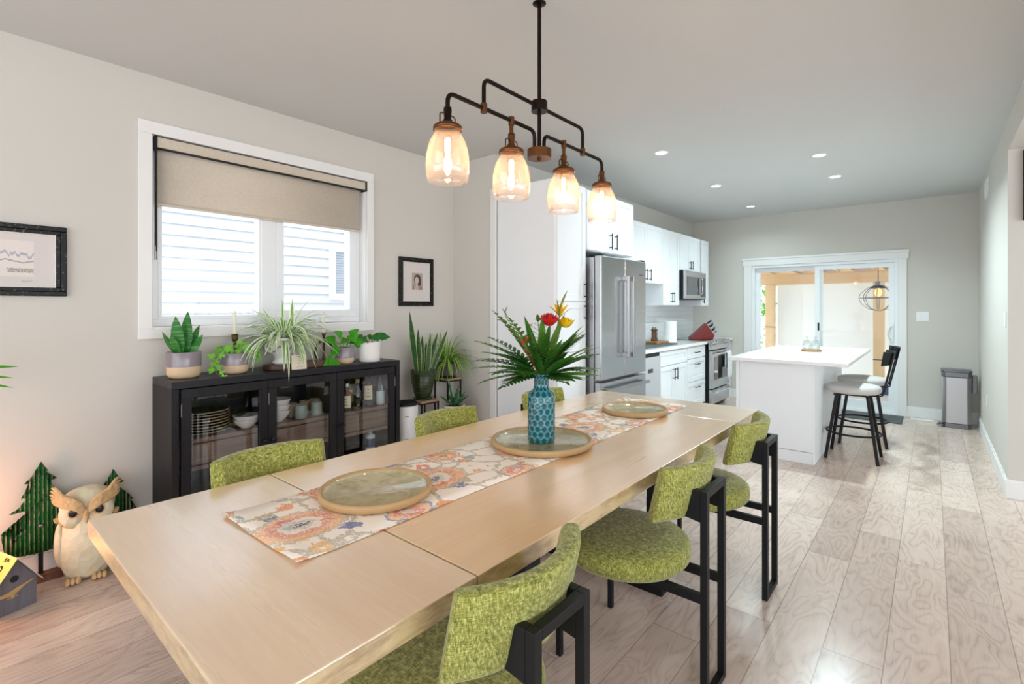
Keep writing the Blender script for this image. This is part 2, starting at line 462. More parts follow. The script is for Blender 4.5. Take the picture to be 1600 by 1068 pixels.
def fabric(name, a, b, c, s=1.0):
    t = NT(name); v = t.coord()
    n1 = t.noise(t.map(v, (45*s, 45*s, 330*s)), 1.5, 2, 0.6); n2 = t.noise(t.map(v, (300*s, 45*s, 45*s)), 1.5, 2, 0.6)
    n3 = t.noise(v, 9, 2)
    nb = t.noise(t.map(v, (45*s, 300*s, 45*s)), 1.5, 2, 0.6)
    f = t.math('MULTIPLY', t.math('ADD', t.math('ADD', n1, n2), nb), 0.3333)
    f = t.math('MULTIPLY_ADD', t.math('SUBTRACT', f, 0.5), 1.35, 0.5)
    f = t.math('ADD', f, t.math('MULTIPLY', t.math('SUBTRACT', n3, 0.5), 0.1))
    t.base(t.ramp(f, [(0.34, a), (0.5, b), (0.66, c)])); t.rm(0.9, 0, 0.2)
    t.bump(f, 0.5, 0.002)
    t.b.inputs['Sheen Weight'].default_value = 0.25
    return t.m
M['tweed'] = fabric('green_tweed', (84, 92, 34), (142, 142, 64), (200, 194, 120), 1.0)
M['blind'] = fabric('linen_blind', (196, 182, 164), (208, 195, 178), (220, 208, 192), 2.0)
M['towel'] = fabric('white_towel', (216, 216, 220), (232, 232, 234), (246, 246, 248), 1.0)

def runner_mat():
    t = NT('ikat_runner'); v = t.coord()
    warp = t.node('ShaderNodeTexNoise'); t.l.new(v, warp.inputs['Vector']); warp.inputs['Scale'].default_value = 16; warp.inputs['Detail'].default_value = 3
    w3 = t.node('ShaderNodeVectorMath', operation='MULTIPLY_ADD'); t.l.new(warp.outputs['Color'], w3.inputs[0]); w3.inputs[1].default_value = (0.05, 0.05, 0); t.l.new(v, w3.inputs[2])
    warp2 = t.node('ShaderNodeTexNoise'); t.l.new(v, warp2.inputs['Vector']); warp2.inputs['Scale'].default_value = 55; warp2.inputs['Detail'].default_value = 2
    w4 = t.node('ShaderNodeVectorMath', operation='MULTIPLY_ADD'); t.l.new(warp2.outputs['Color'], w4.inputs[0]); w4.inputs[1].default_value = (0.045, 0.03, 0); t.l.new(w3.outputs[0], w4.inputs[2])
    pv = w4.outputs[0]
    sp = t.node('ShaderNodeSeparateXYZ'); t.l.new(pv, sp.inputs[0]); X, Y = sp.outputs[0], sp.outputs[1]
    fine = t.noise(t.map(v, (60, 160, 1)), 1.2, 3, 0.7)
    def med(cx, cy, per, sx, sy):
        y = t.math('SUBTRACT', t.math('MODULO', t.math('ADD', t.math('SUBTRACT', Y, cy), per*8.5), per), per/2)
        x = t.math('SUBTRACT', X, cx)
        return t.math('SQRT', t.math('ADD', t.math('POWER', t.math('DIVIDE', x, sx), 2.0), t.math('POWER', t.math('DIVIDE', y, sy), 2.0)))
    cream = (248, 236, 222); col = t.mix(0.0, cream, cream)
    # vines
    vo = t.node('ShaderNodeTexVoronoi', feature='DISTANCE_TO_EDGE'); t.l.new(t.map(pv, (1, 0.8, 1)), vo.inputs['Vector']); vo.inputs['Scale'].default_value = 9
    k = t.math('LESS_THAN', vo.outputs['Distance'], 0.05); k = t.math('MULTIPLY', k, t.math('GREATER_THAN', fine, 0.42))
    col = t.mix(t.math('MULTIPLY', k, 0.75), col, (186, 172, 152))
    # blossoms of random colours
    v2 = t.node('ShaderNodeTexVoronoi'); t.l.new(pv, v2.inputs['Vector']); v2.inputs['Scale'].default_value = 14
    r1 = t.node('ShaderNodeSeparateColor'); t.l.new(v2.outputs['Color'], r1.inputs[0])
    cc = t.ramp(r1.outputs[0], [(0.0, (92, 110, 160)), (0.14, (146, 170, 178)), (0.32, (232, 150, 96)), (0.52, (222, 112, 82)), (0.68, (188, 170, 140)), (0.84, (240, 186, 116))], 'CONSTANT')
    dd = v2.outputs['Distance']
    ringk = t.math('MULTIPLY', t.math('LESS_THAN', dd, 0.42), t.math('GREATER_THAN', dd, 0.16))
    ringk = t.math('MULTIPLY', ringk, t.math('GREATER_THAN', r1.outputs[1], 0.25))
    ringk = t.math('MULTIPLY', ringk, t.math('GREATER_THAN', fine, 0.4))
    col = t.mix(t.math('MULTIPLY', ringk, 0.8), col, cc)
    # large medallions on the centre line and smaller ones by the edges
    for (cx, cy, per, sx, sy, st) in [(-1.36, 0.72, 0.50, 0.115, 0.17, [(0, (84, 92, 120)), (0.14, (206, 200, 186)), (0.3, (240, 226, 208)), (0.44, (228, 142, 116)), (0.64, (240, 178, 128)), (0.86, (198, 184, 162)), (0.97, (240, 226, 212))]),
                                     (-1.545, 0.92, 0.50, 0.07, 0.10, [(0, (150, 124, 128)), (0.25, (238, 190, 130)), (0.5, (228, 132, 98)), (0.75, (240, 190, 138)), (0.9, (128, 134, 176)), (0.98, (240, 226, 212))]),
                                     (-1.20, 0.98, 0.50, 0.06, 0.10, [(0, (220, 214, 200)), (0.3, (226, 128, 108)), (0.6, (240, 182, 126)), (0.85, (128, 136, 176)), (0.97, (240, 226, 212))])]:
        m = med(cx+0.045, cy, per, sx*0.92, sy*0.85)
        rc = t.ramp(m, st, 'CONSTANT')
        kk = t.math('MULTIPLY', t.math('LESS_THAN', m, 0.97), t.math('GREATER_THAN', fine, 0.42))
        col = t.mix(t.math('MULTIPLY', kk, 0.78), col, rc)
    t.base(col); t.rm(0.9, 0, 0.2); t.bump(fine, 0.25, 0.001)
    return t.m
M['runner'] = runner_mat()

def platter_mat():
    t = NT('crackle_glaze'); v = t.coord()
    n = t.noise(v, 14, 4, 0.6, 1.2)
    t.base(t.ramp(n, [(0.3, (146, 134, 98)), (0.55, (190, 178, 140)), (0.75, (168, 164, 130))])); t.rm(0.08); t.b.inputs['IOR'].default_value = 2.1
    t.bump(t.noise(v, 10, 2), 0.05, 0.01)
    return t.m
M['platter'] = platter_mat()

def vase_mat():
    t = NT('teal_scallop_glaze'); uv = t.coord('UV')
    n = t.noise(t.coord(), 9, 2)
    sp = t.node('ShaderNodeSeparateXYZ'); t.l.new(uv, sp.inputs[0]); so_ = t.node('ShaderNodeSeparateXYZ'); t.l.new(t.coord(), so_.inputs[0])
    u = t.math('MULTIPLY', sp.outputs[0], 13); w = t.math('DIVIDE', so_.outputs[2], 0.0255)
    r = t.math('FLOOR', w); fw = t.math('FRACT', w)
    uu = t.math('FRACT', t.math('ADD', u, t.math('MULTIPLY', t.math('MODULO', r, 2.0), 0.5)))
    a = t.math('ABSOLUTE', t.math('SUBTRACT', uu, 0.5)); b = t.math('ABSOLUTE', t.math('SUBTRACT', fw, 0.47))
    e = t.math('SQRT', t.math('ADD', t.math('POWER', t.math('DIVIDE', a, 0.47), 1.7), t.math('POWER', t.math('DIVIDE', b, 0.56), 2.0)))
    c = t.ramp(e, [(0.0, (4, 44, 84)), (0.6, (8, 74, 92)), (0.86, (28, 108, 114)), (1.05, (104, 150, 172))])
    c = t.mix(t.math('MULTIPLY', n, 0.45), c, (20, 132, 116)); t.base(c); t.rm(0.1)
    t.b.inputs['Coat Weight'].default_value = 0.5
    h = t.node('ShaderNodeMapRange'); t.l.new(e, h.inputs[0]); h.inputs[1].default_value = 0.5; h.inputs[2].default_value = 1.0
    t.bump(h.outputs[0], 0.8, 0.006)
    return t.m
M['vase'] = vase_mat()

def leafmat(name, a, b, stripe=None, sw=0.2, edge=False, rough=0.4, band=None):
    t = NT(name); v = t.coord(); uv = t.coord('UV'); sp = t.node('ShaderNodeSeparateXYZ'); t.l.new(uv, sp.inputs[0])
    n = t.noise(v, 30, 3); c = t.mix(n, lin(a), lin(b))
    d = t.math('ABSOLUTE', t.math('SUBTRACT', sp.outputs[0], 0.5))
    if band:
        bb = t.noise(t.map(v, (6, 6, 60)), 2, 2, 0.6); k = t.math('GREATER_THAN', bb, 0.55)
        c = t.mix(t.math('MULTIPLY', k, 0.6), c, lin(band))
    if stripe:
        k = t.math('GREATER_THAN', d, 0.5-sw) if edge else t.math('LESS_THAN', d, sw)
        c = t.mix(k, c, lin(stripe))
    t.base(c); t.rm(rough)
    t.b.inputs['Subsurface Weight'].default_value = 0.0
    # thin leaves let some light through
    tl = t.node('ShaderNodeBsdfTranslucent'); t.l.new(c, tl.inputs[0])
    mx = t.node('ShaderNodeMixShader'); mx.inputs[0].default_value = 0.25
    t.l.new(t.b.outputs[0], mx.inputs[1]); t.l.new(tl.outputs[0], mx.inputs[2]); t.l.new(mx.outputs[0], t.out.inputs[0])
    return t.m
M['snake'] = leafmat('snake_leaf', (26, 104, 38), (52, 144, 54), None, band=(110, 176, 76))
M['snake2'] = leafmat('snake_leaf_yellow_edge', (28, 74, 34), (44, 98, 46), (184, 196, 96), 0.1, True, band=(70, 120, 70))
M['spider'] = leafmat('spider_leaf_white', (122, 170, 84), (150, 192, 108), (244, 248, 222), 0.27, True)
M['spider2'] = leafmat('spider_leaf_green', (96, 150, 40), (130, 180, 60), (206, 220, 130), 0.1)
M['pothos'] = leafmat('pothos_leaf', (44, 138, 24), (90, 176, 44))
M['ivy'] = leafmat('ivy_leaf', (84, 170, 36), (150, 214, 70))
M['dkleaf'] = leafmat('glossy_dark_leaf', (24, 92, 30), (56, 134, 52))
M['bouqA'] = leafmat('bouquet_leaf_dark', (38, 90, 28), (64, 122, 42))
M['bouqB'] = leafmat('bouquet_leaf_mid', (66, 118, 36), (100, 146, 54))
M['bouqC'] = leafmat('bouquet_leaf_olive', (120, 116, 34), (150, 140, 50))
M['aloe'] = leafmat('aloe_leaf', (30, 96, 52), (56, 128, 70), band=(140, 180, 120))
M['tree'] = leafmat('garden_foliage', (70, 140, 50), (120, 180, 84))

def tarp():
    t = NT('white_screen'); c = t.mix(t.noise(t.coord(), 2, 2), (246, 247, 246), (240, 242, 242)); t.base(c); t.rm(0.9)
    tl = t.node('ShaderNodeBsdfTranslucent'); t.l.new(c, tl.inputs[0]); mx = t.node('ShaderNodeMixShader'); mx.inputs[0].default_value = 0.5
    t.l.new(t.b.outputs[0], mx.inputs[1]); t.l.new(tl.outputs[0], mx.inputs[2]); t.l.new(mx.outputs[0], t.out.inputs[0]); return t.m
M['tarp'] = tarp()
def stripes(name, base, line, per, axis=2, wdt=0.06, rough=0.6, bump=0.6):
    t = NT(name); v = t.coord(); sp = t.node('ShaderNodeSeparateXYZ'); t.l.new(v, sp.inputs[0])
    f = t.math('FRACT', t.math('DIVIDE', t.math('ADD', sp.outputs[axis], 10.0), per))
    k = t.math('LESS_THAN', f, wdt); n = t.noise(v, 3, 2)
    t.base(t.mix(k, t.mix(n, lin(base), tuple(x*0.96 for x in lin(base)[:3])+(1,)), lin(line))); t.rm(rough); t.bump(f, bump, 0.01)
    return t.m
M['tile'] = stripes('subway_tile', (232, 234, 236), (196, 198, 200), 0.075, 2, 0.035, 0.2, 0.15)
def green_tin():
    t = NT('painted_corrugated_tin'); v = t.coord()
    n = t.noise(v, 40, 4, 0.7); n2 = t.noise(v, 6, 3); sp = t.node('ShaderNodeSeparateXYZ'); t.l.new(v, sp.inputs[0])
    k = t.node('ShaderNodeMapRange'); t.l.new(sp.outputs[1], k.inputs[0]); k.inputs[1].default_value = 0.0; k.inputs[2].default_value = -0.006
    wear = t.math('GREATER_THAN', t.math('ADD', k.outputs[0], t.math('MULTIPLY', n, 0.6)), 1.12)
    c = t.mix(n2, lin((20, 104, 40)), lin((16, 70, 34))); c = t.mix(t.math('MULTIPLY', wear, 0.75), c, (170, 140, 124))
    t.base(c); t.rm(0.45, 0.2); return t.m
M['tin'] = green_tin()
def owl_mat(name, a, b, s):
    t = NT(name); v = t.coord(); vo = t.node('ShaderNodeTexVoronoi'); t.l.new(v, vo.inputs['Vector']); vo.inputs['Scale'].default_value = s
    t.base(t.mix(t.noise(v, 12, 3), lin(a), lin(b))); t.rm(0.7)
    sp = t.node('ShaderNodeVectorMath', operation='DOT_PRODUCT')
    t.bump(vo.outputs['Distance'], 0.5, 0.012); return t.m
M['owl'] = owl_mat('carved_cream_stone', (236, 224, 198), (214, 196, 160), 26)
M['owlt'] = owl_mat('carved_tan_stone', (224, 192, 144), (184, 140, 92), 40)
M['potgreen'] = None
def ribbed(name, a, b, per, rough=0.15):
    t = NT(name); v = t.coord(); sp = t.node('ShaderNodeSeparateXYZ'); t.l.new(v, sp.inputs[0])
    w = t.math('ADD', sp.outputs[2], t.math('MULTIPLY', t.noise(v, 9, 2), 0.006))
    f = t.math('ABSOLUTE', t.math('SUBTRACT', t.math('FRACT', t.math('DIVIDE', w, per)), 0.5))
    t.base(t.mix(t.math('MULTIPLY', f, 2.0), lin(a), lin(b))); t.rm(rough); t.bump(f, 0.6, 0.006); return t.m
M['potgreen'] = ribbed('dark_green_ribbed_glaze', (18, 34, 16), (62, 74, 36), 0.012)
M['potgrey'] = ribbed('grey_woven_pot', (58, 52, 54), (128, 118, 112), 0.016, 0.7)

def art_mat(kind):
    t = NT('art_'+kind); uv = t.coord('UV'); sp = t.node('ShaderNodeSeparateXYZ'); t.l.new(uv, sp.inputs[0]); U, V = sp.outputs[0], sp.outputs[1]
    if kind == 'mountain':
        n = t.noise(t.map(uv, (5.5, 0.1, 1)), 1.0, 5, 0.6)
        ridge = t.math('MULTIPLY_ADD', n, 1.6, -0.16)
        d = t.math('SUBTRACT', ridge, V)
        wash = t.math('MULTIPLY', t.math('LESS_THAN', t.math('ABSOLUTE', t.math('SUBTRACT', d, 0.02)), 0.035), t.math('GREATER_THAN', V, 0.45))
        c = t.mix(t.noise(uv, 3, 2), lin((222, 210, 204)), lin((226, 218, 212)))
        c = t.mix(t.math('MULTIPLY', wash, 0.65), c, (128, 134, 168))
        n2 = t.noise(t.map(uv, (4, 0.1, 1), (3, 0, 0)), 1.0, 4)
        d2 = t.math('ABSOLUTE', t.math('SUBTRACT', t.math('MULTIPLY_ADD', n2, 0.3, 0.28), V))
        c = t.mix(t.math('MULTIPLY', t.math('LESS_THAN', d2, 0.02), 0.6), c, (130, 108, 112))
        # stone wall at the lower right
        s = t.math('MULTIPLY', t.math('GREATER_THAN', U, 0.68), t.math('LESS_THAN', t.math('ABSOLUTE', t.math('SUBTRACT', V, 0.17)), 0.06))
        st = t.noise(t.map(uv, (60, 40, 1)), 1.0, 3); s = t.math('MULTIPLY', s, t.math('GREATER_THAN', st, 0.46))
        c = t.mix(t.math('MULTIPLY', s, 0.7), c, (100, 92, 80))
        t.base(c)
    else:
        # old sepia photograph of a dark-haired woman: hair, face and light blouse as soft shapes
        def el(cx, cy, rx, ry):
            e = t.math('SQRT', t.math('ADD', t.math('POWER', t.math('DIVIDE', t.math('SUBTRACT', U, cx), rx), 2.0), t.math('POWER', t.math('DIVIDE', t.math('SUBTRACT', V, cy), ry), 2.0)))
            m = t.node('ShaderNodeMapRange'); t.l.new(e, m.inputs[0]); m.inputs[1].default_value = 1.15; m.inputs[2].default_value = 0.85
            return m.outputs[0]
        n = t.noise(uv, 9, 3)
        c = t.mix(n, lin((186, 170, 162)), lin((160, 146, 140)))
        c = t.mix(el(0.5, 0.05, 0.46, 0.36), c, (150, 128, 118)); c = t.mix(el(0.42, 0.12, 0.2, 0.3), c, (186, 164, 152))
        c = t.mix(el(0.52, 0.62, 0.32, 0.3), c, (62, 50, 48)); c = t.mix(el(0.66, 0.46, 0.2, 0.22), c, (70, 56, 54))
        c = t.mix(el(0.45, 0.56, 0.17, 0.2), c, (206, 186, 174)); c = t.mix(el(0.45, 0.34, 0.09, 0.12), c, (190, 168, 156))
        for (a, b, p, q) in ((0.38, 0.6, 0.035, 0.018), (0.52, 0.6, 0.035, 0.018), (0.45, 0.47, 0.06, 0.014), (0.45, 0.53, 0.02, 0.02)):
            c = t.mix(t.math('MULTIPLY', el(a, b, p, q), 0.7), c, (90, 66, 62))
        t.base(c)
    t.rm(0.6); return t.m
M['art_m'] = art_mat('mountain'); M['art_p'] = art_mat('portrait')
def frame_mat():
    t = NT('distressed_black_frame'); v = t.coord(); n = t.noise(t.map(v, (30, 30, 30)), 2.5, 5, 0.7)
    t.base(t.mix(t.math('MULTIPLY', t.math('GREATER_THAN', n, 0.6), 0.7), lin((9, 9, 11)), lin((120, 112, 84)))); t.rm(0.45, 0, 0.3); return t.m
M['pframe'] = frame_mat()

# ================================================================ THE ROOM
XL, XK, XR, YF, YJ, ZC = -3.49, -2.95, 0.42, 8.0, 3.25, 2.74
m = MB(); m.box(-3.64, -3.2, -0.12, 4.8, 8.15, 0); struct(m.build('floor', M['floor']))
m = MB(); m.box(-3.64, -3.2, ZC, 4.8, 8.15, ZC+0.12); struct(m.build('ceiling', M['ceil']))
# dining-side wall with the window opening
wy0, wy1, wz0, wz1 = 0.845, 2.288, 1.256, 2.395
m = MB(); m.box(-3.64, -3.2, 0, XL, wy0, ZC); m.box(-3.64, wy1, 0, XL, YJ+0.12, ZC); m.box(-3.64, wy0, 0, XL, wy1, wz0); m.box(-3.64, wy0, wz1, XL, wy1, ZC)
struct(m.build('wall_left', M['wall']))
m = MB(); m.box(XL, YJ, 0, XK, YJ+0.015, ZC); m.box(XL, YJ+0.015, 0, XK-0.15, YJ+0.12, ZC); struct(m.build('wall_jog', M['wall']))
m = MB(); m.box(XK-0.15, YJ+0.016, 0, XK, YF+0.15, ZC)
struct(m.build('wall_kitchen', M['wall']))
# far wall with the sliding-door opening
dx0, dx1, dz1 = -2.06, -0.33, 2.0
m = MB(); m.box(XK, YF, 0, dx0, YF+0.15, ZC); m.box(dx1, YF, 0, XR+0.12, YF+0.15, ZC); m.box(dx0, YF, dz1, dx1, YF+0.15, ZC)
struct(m.build('wall_far', M['wall']))
m = MB(); m.box(XR, 5.06, 0, XR+0.12, YF, ZC); m.box(XR, -3.2, 2.52, XR+0.12, 5.06, ZC)
struct(m.build('wall_right', M['wall']))
m = MB(); m.box(XR+0.12, 5.06, 0, 4.8, 5.2, ZC); struct(m.build('wall_living', M['wall']))
m = MB(); m.box(4.6, -3.2, 0, 4.8, 5.06, 0.5); m.box(4.6, -3.2, 2.5, 4.8, 5.06, ZC); struct(m.build('wall_living_side', M['wall']))
m = MB(); m.box(-3.49, -3.2, 0, 4.6, -3.05, 0.4); m.box(-3.49, -3.2, 2.5, 4.6, -3.05, ZC); struct(m.build('wall_rear', M['wall']))

def baseboard(name, segs):
    m = MB()
    for (x0, y0, x1, y1, nx, ny) in segs:
        t = 0.014
        ax0, ax1 = (x0, x1); ay0, ay1 = (y0, y1)
        if nx: m.box(x0, y0, 0, x0+nx*t, y1, 0.115); m.box(x0, y0, 0.115, x0+nx*t*0.6, y1, 0.135)
        else: m.box(x0, y0, 0, x1, y0+ny*t, 0.115); m.box(x0, y0, 0.115, x1, y0+ny*t*0.6, 0.135)
    struct(m.build(name, M['trim'], bevel=0.003))
baseboard('baseboard_left', [(XL, -3.0, XL, YJ, 1, 0)])
baseboard('baseboard_jog', [(XL+0.014, YJ, XK, YJ, 0, -1)])
baseboard('baseboard_far', [(-0.24, YF, XR, YF, 0, -1), (XK, YF, -2.17, YF, 0, -1)])
baseboard('baseboard_right', [(XR, 5.06, XR, YF-0.014, -1, 0)])
baseboard('baseboard_living', [(XR-0.014, 5.06, 4.6, 5.06, 0, -1)])

# window casing, frame, sashes
m = MB(); a, b, c, d = 0.778, 2.352, 1.195, 2.468
m.box(XL, a, c, XL+0.018, b, wz0); m.box(XL, a, wz1, XL+0.018, b, d); m.box(XL, a, wz0, XL+0.018, wy0, wz1); m.box(XL, wy1, wz0, XL+0.018, b, wz1)
m.box(-3.60, wy0, wz0-0.004, XL+0.01, wy1, wz0+0.008); m.box(-3.60, wy0, wz0, XL, wy0+0.008, wz1); m.box(-3.60, wy1-0.008, wz0, XL, wy1, wz1); m.box(-3.6, wy0, wz1-0.008, XL, wy1, wz1)
struct(m.build('trim_1', M['trim'], bevel=0.003))
m = MB(); xf0, xf1 = -3.64, -3.57
def frame_x(m, y0, y1, z0, z1, w, x0, x1):
    m.box(x0, y0, z0, x1, y1, z0+w); m.box(x0, y0, z1-w, x1, y1, z1); m.box(x0, y0, z0+w, x1, y0+w, z1-w); m.box(x0, y1-w, z0+w, x1, y1, z1-w)
frame_x(m, wy0+0.008, wy1-0.008, wz0+0.008, wz1-0.008, 0.045, xf0, xf1); m.box(xf0, 1.50, wz0+0.05, xf1+0.01, 1.60, wz1-0.05)
win = struct(m.build('window_1', M['vinyl'], bevel=0.004))
m = MB(); frame_x(m, 1.60, wy1-0.05, wz0+0.05, wz1-0.05, 0.055, xf0-0.005, xf1+0.012); tag(m.build('sash', M['vinyl'], win, bevel=0.004))
m = MB(); frame_x(m, 0.895, 1.505, wz0+0.05, wz1-0.05, 0.022, xf0, xf1+0.004); m.build('glazing_bead', M['vinyl'], win, bevel=0.003)
m = MB(); m.box(-3.612, 0.9, 1.3, -3.608, 1.5, 2.35); m.box(-3.612, 1.64, 1.34, -3.608, 2.2, 2.31); m.build('pane', M['pane'], win)
m = MB(); m.box(-3.557, 1.93, 1.268, -3.53, 2.05, 1.288); m.bar((-3.535, 1.99, 1.285), (-3.525, 2.09, 1.292), 0.012, 0.01); tag(m.build('crank_handle', M['vinyl'], win, bevel=0.004))

# sliding door: casing, frame, two panels
m = MB()
m.box(dx0-0.11, YF-0.02, 0, dx0, YF, dz1); m.box(dx1, YF-0.02, 0, dx1+0.09, YF, dz1); m.box(dx0-0.13, YF-0.024, dz1, dx1+0.11, YF, dz1+0.085); m.box(dx0-0.14, YF-0.034, dz1+0.085, dx1+0.12, YF, dz1+0.115)
struct(m.build('trim_2', M['trim'], bevel=0.003))
def frame_y(m, x0, x1, z0, z1, w, y0, y1, wb=None):
    wb = wb or w
    m.box(x0, y0, z0, x1, y1, z0+wb); m.box(x0, y0, z1-w, x1, y1, z1); m.box(x0, y0, z0+wb, x0+w, y1, z1-w); m.box(x1-w, y0, z0+wb, x1, y1, z1-w)
m = MB(); frame_y(m, dx0, dx1, 0.0, dz1, 0.035, YF-0.005, YF+0.15)
door = struct(m.build('door_1', M['vinyl'], bevel=0.003))
m = MB(); frame_y(m, dx0+0.035, -1.16, 0.035, dz1-0.035, 0.062, YF+0.075, YF+0.115, 0.12); m.build('door_panel', M['vinyl'], door, bevel=0.004)
m = MB(); frame_y(m, -1.25, dx1-0.035, 0.035, dz1-0.035, 0.062, YF+0.02, YF+0.06, 0.12); sl = m.build('door_panel', M['vinyl'], door, bevel=0.004)
m = MB(); m.box(dx0+0.09, YF+0.093, 0.15, -1.21, YF+0.097, dz1-0.09); m.box(-1.2, YF+0.038, 0.15, dx1-0.09, YF+0.042, dz1-0.09); m.build('door_glass', M['pane'], door)
m = MB(); m.box(-0.415, YF+0.006, 0.93, -0.375, YF+0.02, 1.17); m.tube([(-0.395, YF+0.006, 0.96), (-0.42, YF-0.03, 0.99), (-0.435, YF-0.045, 1.05), (-0.42, YF-0.03, 1.11), (-0.395, YF+0.006, 1.14)], 0.009)
m.build('door_handle', M['vinyl'], door)
m = MB(); m.box(-1.215, YF+0.012, 1.06, -1.195, YF+0.022, 1.17); tag(m.build('latch', M['blackp'], door, bevel=0.004), 'small black latch')

# drywall edge strip between the jog wall and the pantry side
m = MB(); m.box(XK-0.055, YJ-0.012, 0, XK+0.01, YJ+0.004, 2.43); struct(m.build('trim_3', M['trim'], bevel=0.002))
m = MB(); m.box(XK, 4.62, 0.92, XK+0.008, 7.98, 1.67); struct(m.build('trim_4', M['tile']))

# recessed ceiling lights
spots = [(-1.812, 4.16, 'recessed ceiling light nearest the fridge, left in the front pair'), (-1.84, 5.69, 'recessed ceiling light in the middle of the left row above the kitchen aisle'), (-1.857, 7.15, 'recessed ceiling light farthest away, close to the far wall'),
         (-0.767, 5.14, 'recessed ceiling light nearest in the right row above the island'), (-0.764, 6.08, 'recessed ceiling light at the far end of the right row above the island')]
def potlight(x, y, label=None):
    if label:
        t = thing('recessed_light', label, 'ceiling light', (x, y, ZC), 'recessed kitchen ceiling lights')
        m = MB(); m.lathe([(0.062, -0.001), (0.062, -0.006), (0.048, -0.008), (0.046, -0.001)], (x, y, ZC)); m.build('trim_ring', M['white'], t)
        m = MB(); m.disc((x, y, ZC-0.005), 0.047, 24, True); m.build('lens', M['led'], t)
    l = bpy.data.lights.new('recessed_lamp', 'AREA'); l.shape = 'DISK'; l.size = 0.09; l.energy = 9.0 if x < -1.5 else 31.0; l.color = (0.74, 0.95, 1.0); l.spread = math.radians(150)
    o = bpy.data.objects.new('recessed_lamp', l); COL.objects.link(o); o.location = (x, y, ZC-0.012)
for x, y, lb in spots: potlight(x, y, lb)

# ================================================================ KITCHEN
def shaker(m, y0, y1, z0, z1, x, rail=0.055, t=0.02):
    g = 0.0015; y0 += g; y1 -= g; z0 += g; z1 -= g; rail = min(rail, (y1-y0)*0.28, (z1-z0)*0.3)
    m.box(x-t, y0, z0, x-0.007, y1, z1)
    m.box(x-0.007, y0, z0, x, y1, z0+rail); m.box(x-0.007, y0, z1-rail, x, y1, z1); m.box(x-0.007, y0, z0+rail, x, y0+rail, z1-rail); m.box(x-0.007, y1-rail, z0+rail, x, y1, z1-rail)
def handle(parent, y, z0, z1, x, name='handle'):
    m = MB()
    if z1 is not None and z1 > z0:
        m.cyl((x+0.03, y, z0), (x+0.03, y, z1), 0.0055, n=10)
        for z in (z0+0.02, z1-0.02): m.cyl((x, y, z), (x+0.03, y, z), 0.005, n=8)
    return m.build(name, M['black'], parent)
def hhandle(parent, y0, y1, z, x):
    m = MB(); m.cyl((x+0.028, y0, z), (x+0.028, y1, z), 0.005, n=10)
    for y in (y0+0.015, y1-0.015): m.cyl((x, y, z), (x+0.028, y, z), 0.0045, n=8)
    return m.build('handle', M['black'], parent)
def cabinet(name, label, y0, y1, z0, z1, xf, doors, xb=XK+0.004, toe=0.0, cat='cabinet', group=None):
    """doors: list of (y0, y1, z0, z1, handle) with handle = (y, z0, z1) upright, ('h', y0, y1, z) level or None"""
    t = thing(name, label, cat, ((xf+xb)/2, (y0+y1)/2, z0), group)
    m = MB(); m.box(xb, y0+0.001, z0+toe, xf-0.021, y1-0.001, z1)
    if toe: m.box(xb, y0+0.001, z0, xf-0.08, y1-0.001, z0+toe)
    m.build('body', M['cab'], t, bevel=0.0015)
    for d in doors:
        m = MB(); shaker(m, *d[:4], xf); nm = 'drawer' if (d[4] and d[4][0] == 'h') or (len(d) > 5) else 'door'
        o = m.build(nm, M['cab'], t, bevel=0.0012)
        if d[4]:
            if d[4][0] == 'h': hhandle(o, d[4][1], d[4][2], d[4][3], xf)
            else: handle(o, d[4][0], d[4][1], d[4][2], xf)
    return t
XP = -2.305
cabinet('pantry_cabinet', 'tall white pantry cabinet between the jog wall and the fridge', 3.27, 3.715, 0, 2.43, XP,
        [(3.285, 3.712, 1.432, 2.425, (3.685, 1.455, 1.60)), (3.285, 3.712, 1.005, 1.428, (3.685, 1.27, 1.41)), (3.285, 3.712, 0.1, 1.001, (3.685, 0.80, 0.96))], toe=0.1)
cabinet('wall_cabinet', 'deep white two-door cabinet directly above the fridge', 3.72, 4.62, 1.885, 2.42, XP,
        [(3.735, 4.175, 1.89, 2.415, (4.13, 1.92, 2.07)), (4.178, 4.618, 1.89, 2.415, (4.225, 1.92, 2.07))], group='white upper kitchen cabinets')
XU = -2.60
cabinet('wall_cabinet', 'white upper cabinet just right of the fridge, above the pepper mills', 4.625, 6.03, 1.67, 2.385, XU,
        [(4.64, 5.10, 1.675, 2.38, None), (5.10, 5.57, 1.675, 2.38, (5.52, 1.70, 1.84)), (5.57, 6.028, 1.675, 2.38, (5.62, 1.70, 1.84))], group='white upper kitchen cabinets')
cabinet('wall_cabinet', 'narrow white upper cabinet hanging lowest, just left of the microwave', 6.032, 6.56, 1.405, 2.385, XU,
        [(6.034, 6.295, 1.41, 2.38, (6.262, 1.44, 1.58)), (6.295, 6.556, 1.41, 2.38, (6.328, 1.44, 1.58))], group='white upper kitchen cabinets')
cabinet('wall_cabinet', 'white upper cabinet with two doors above the microwave', 6.562, 7.335, 1.885, 2.385, XU,
        [(6.565, 6.948, 1.89, 2.38, (6.91, 1.91, 2.03)), (6.948, 7.332, 1.89, 2.38, (6.985, 1.91, 2.03))], group='white upper kitchen cabinets')
cabinet('wall_cabinet', 'narrow white single-door upper cabinet at the far end, right of the microwave', 7.39, 7.70, 1.40, 2.385, XU,
        [(7.392, 7.698, 1.405, 2.38, (7.43, 1.44, 1.56))], group='white upper kitchen cabinets')
XB = -2.355
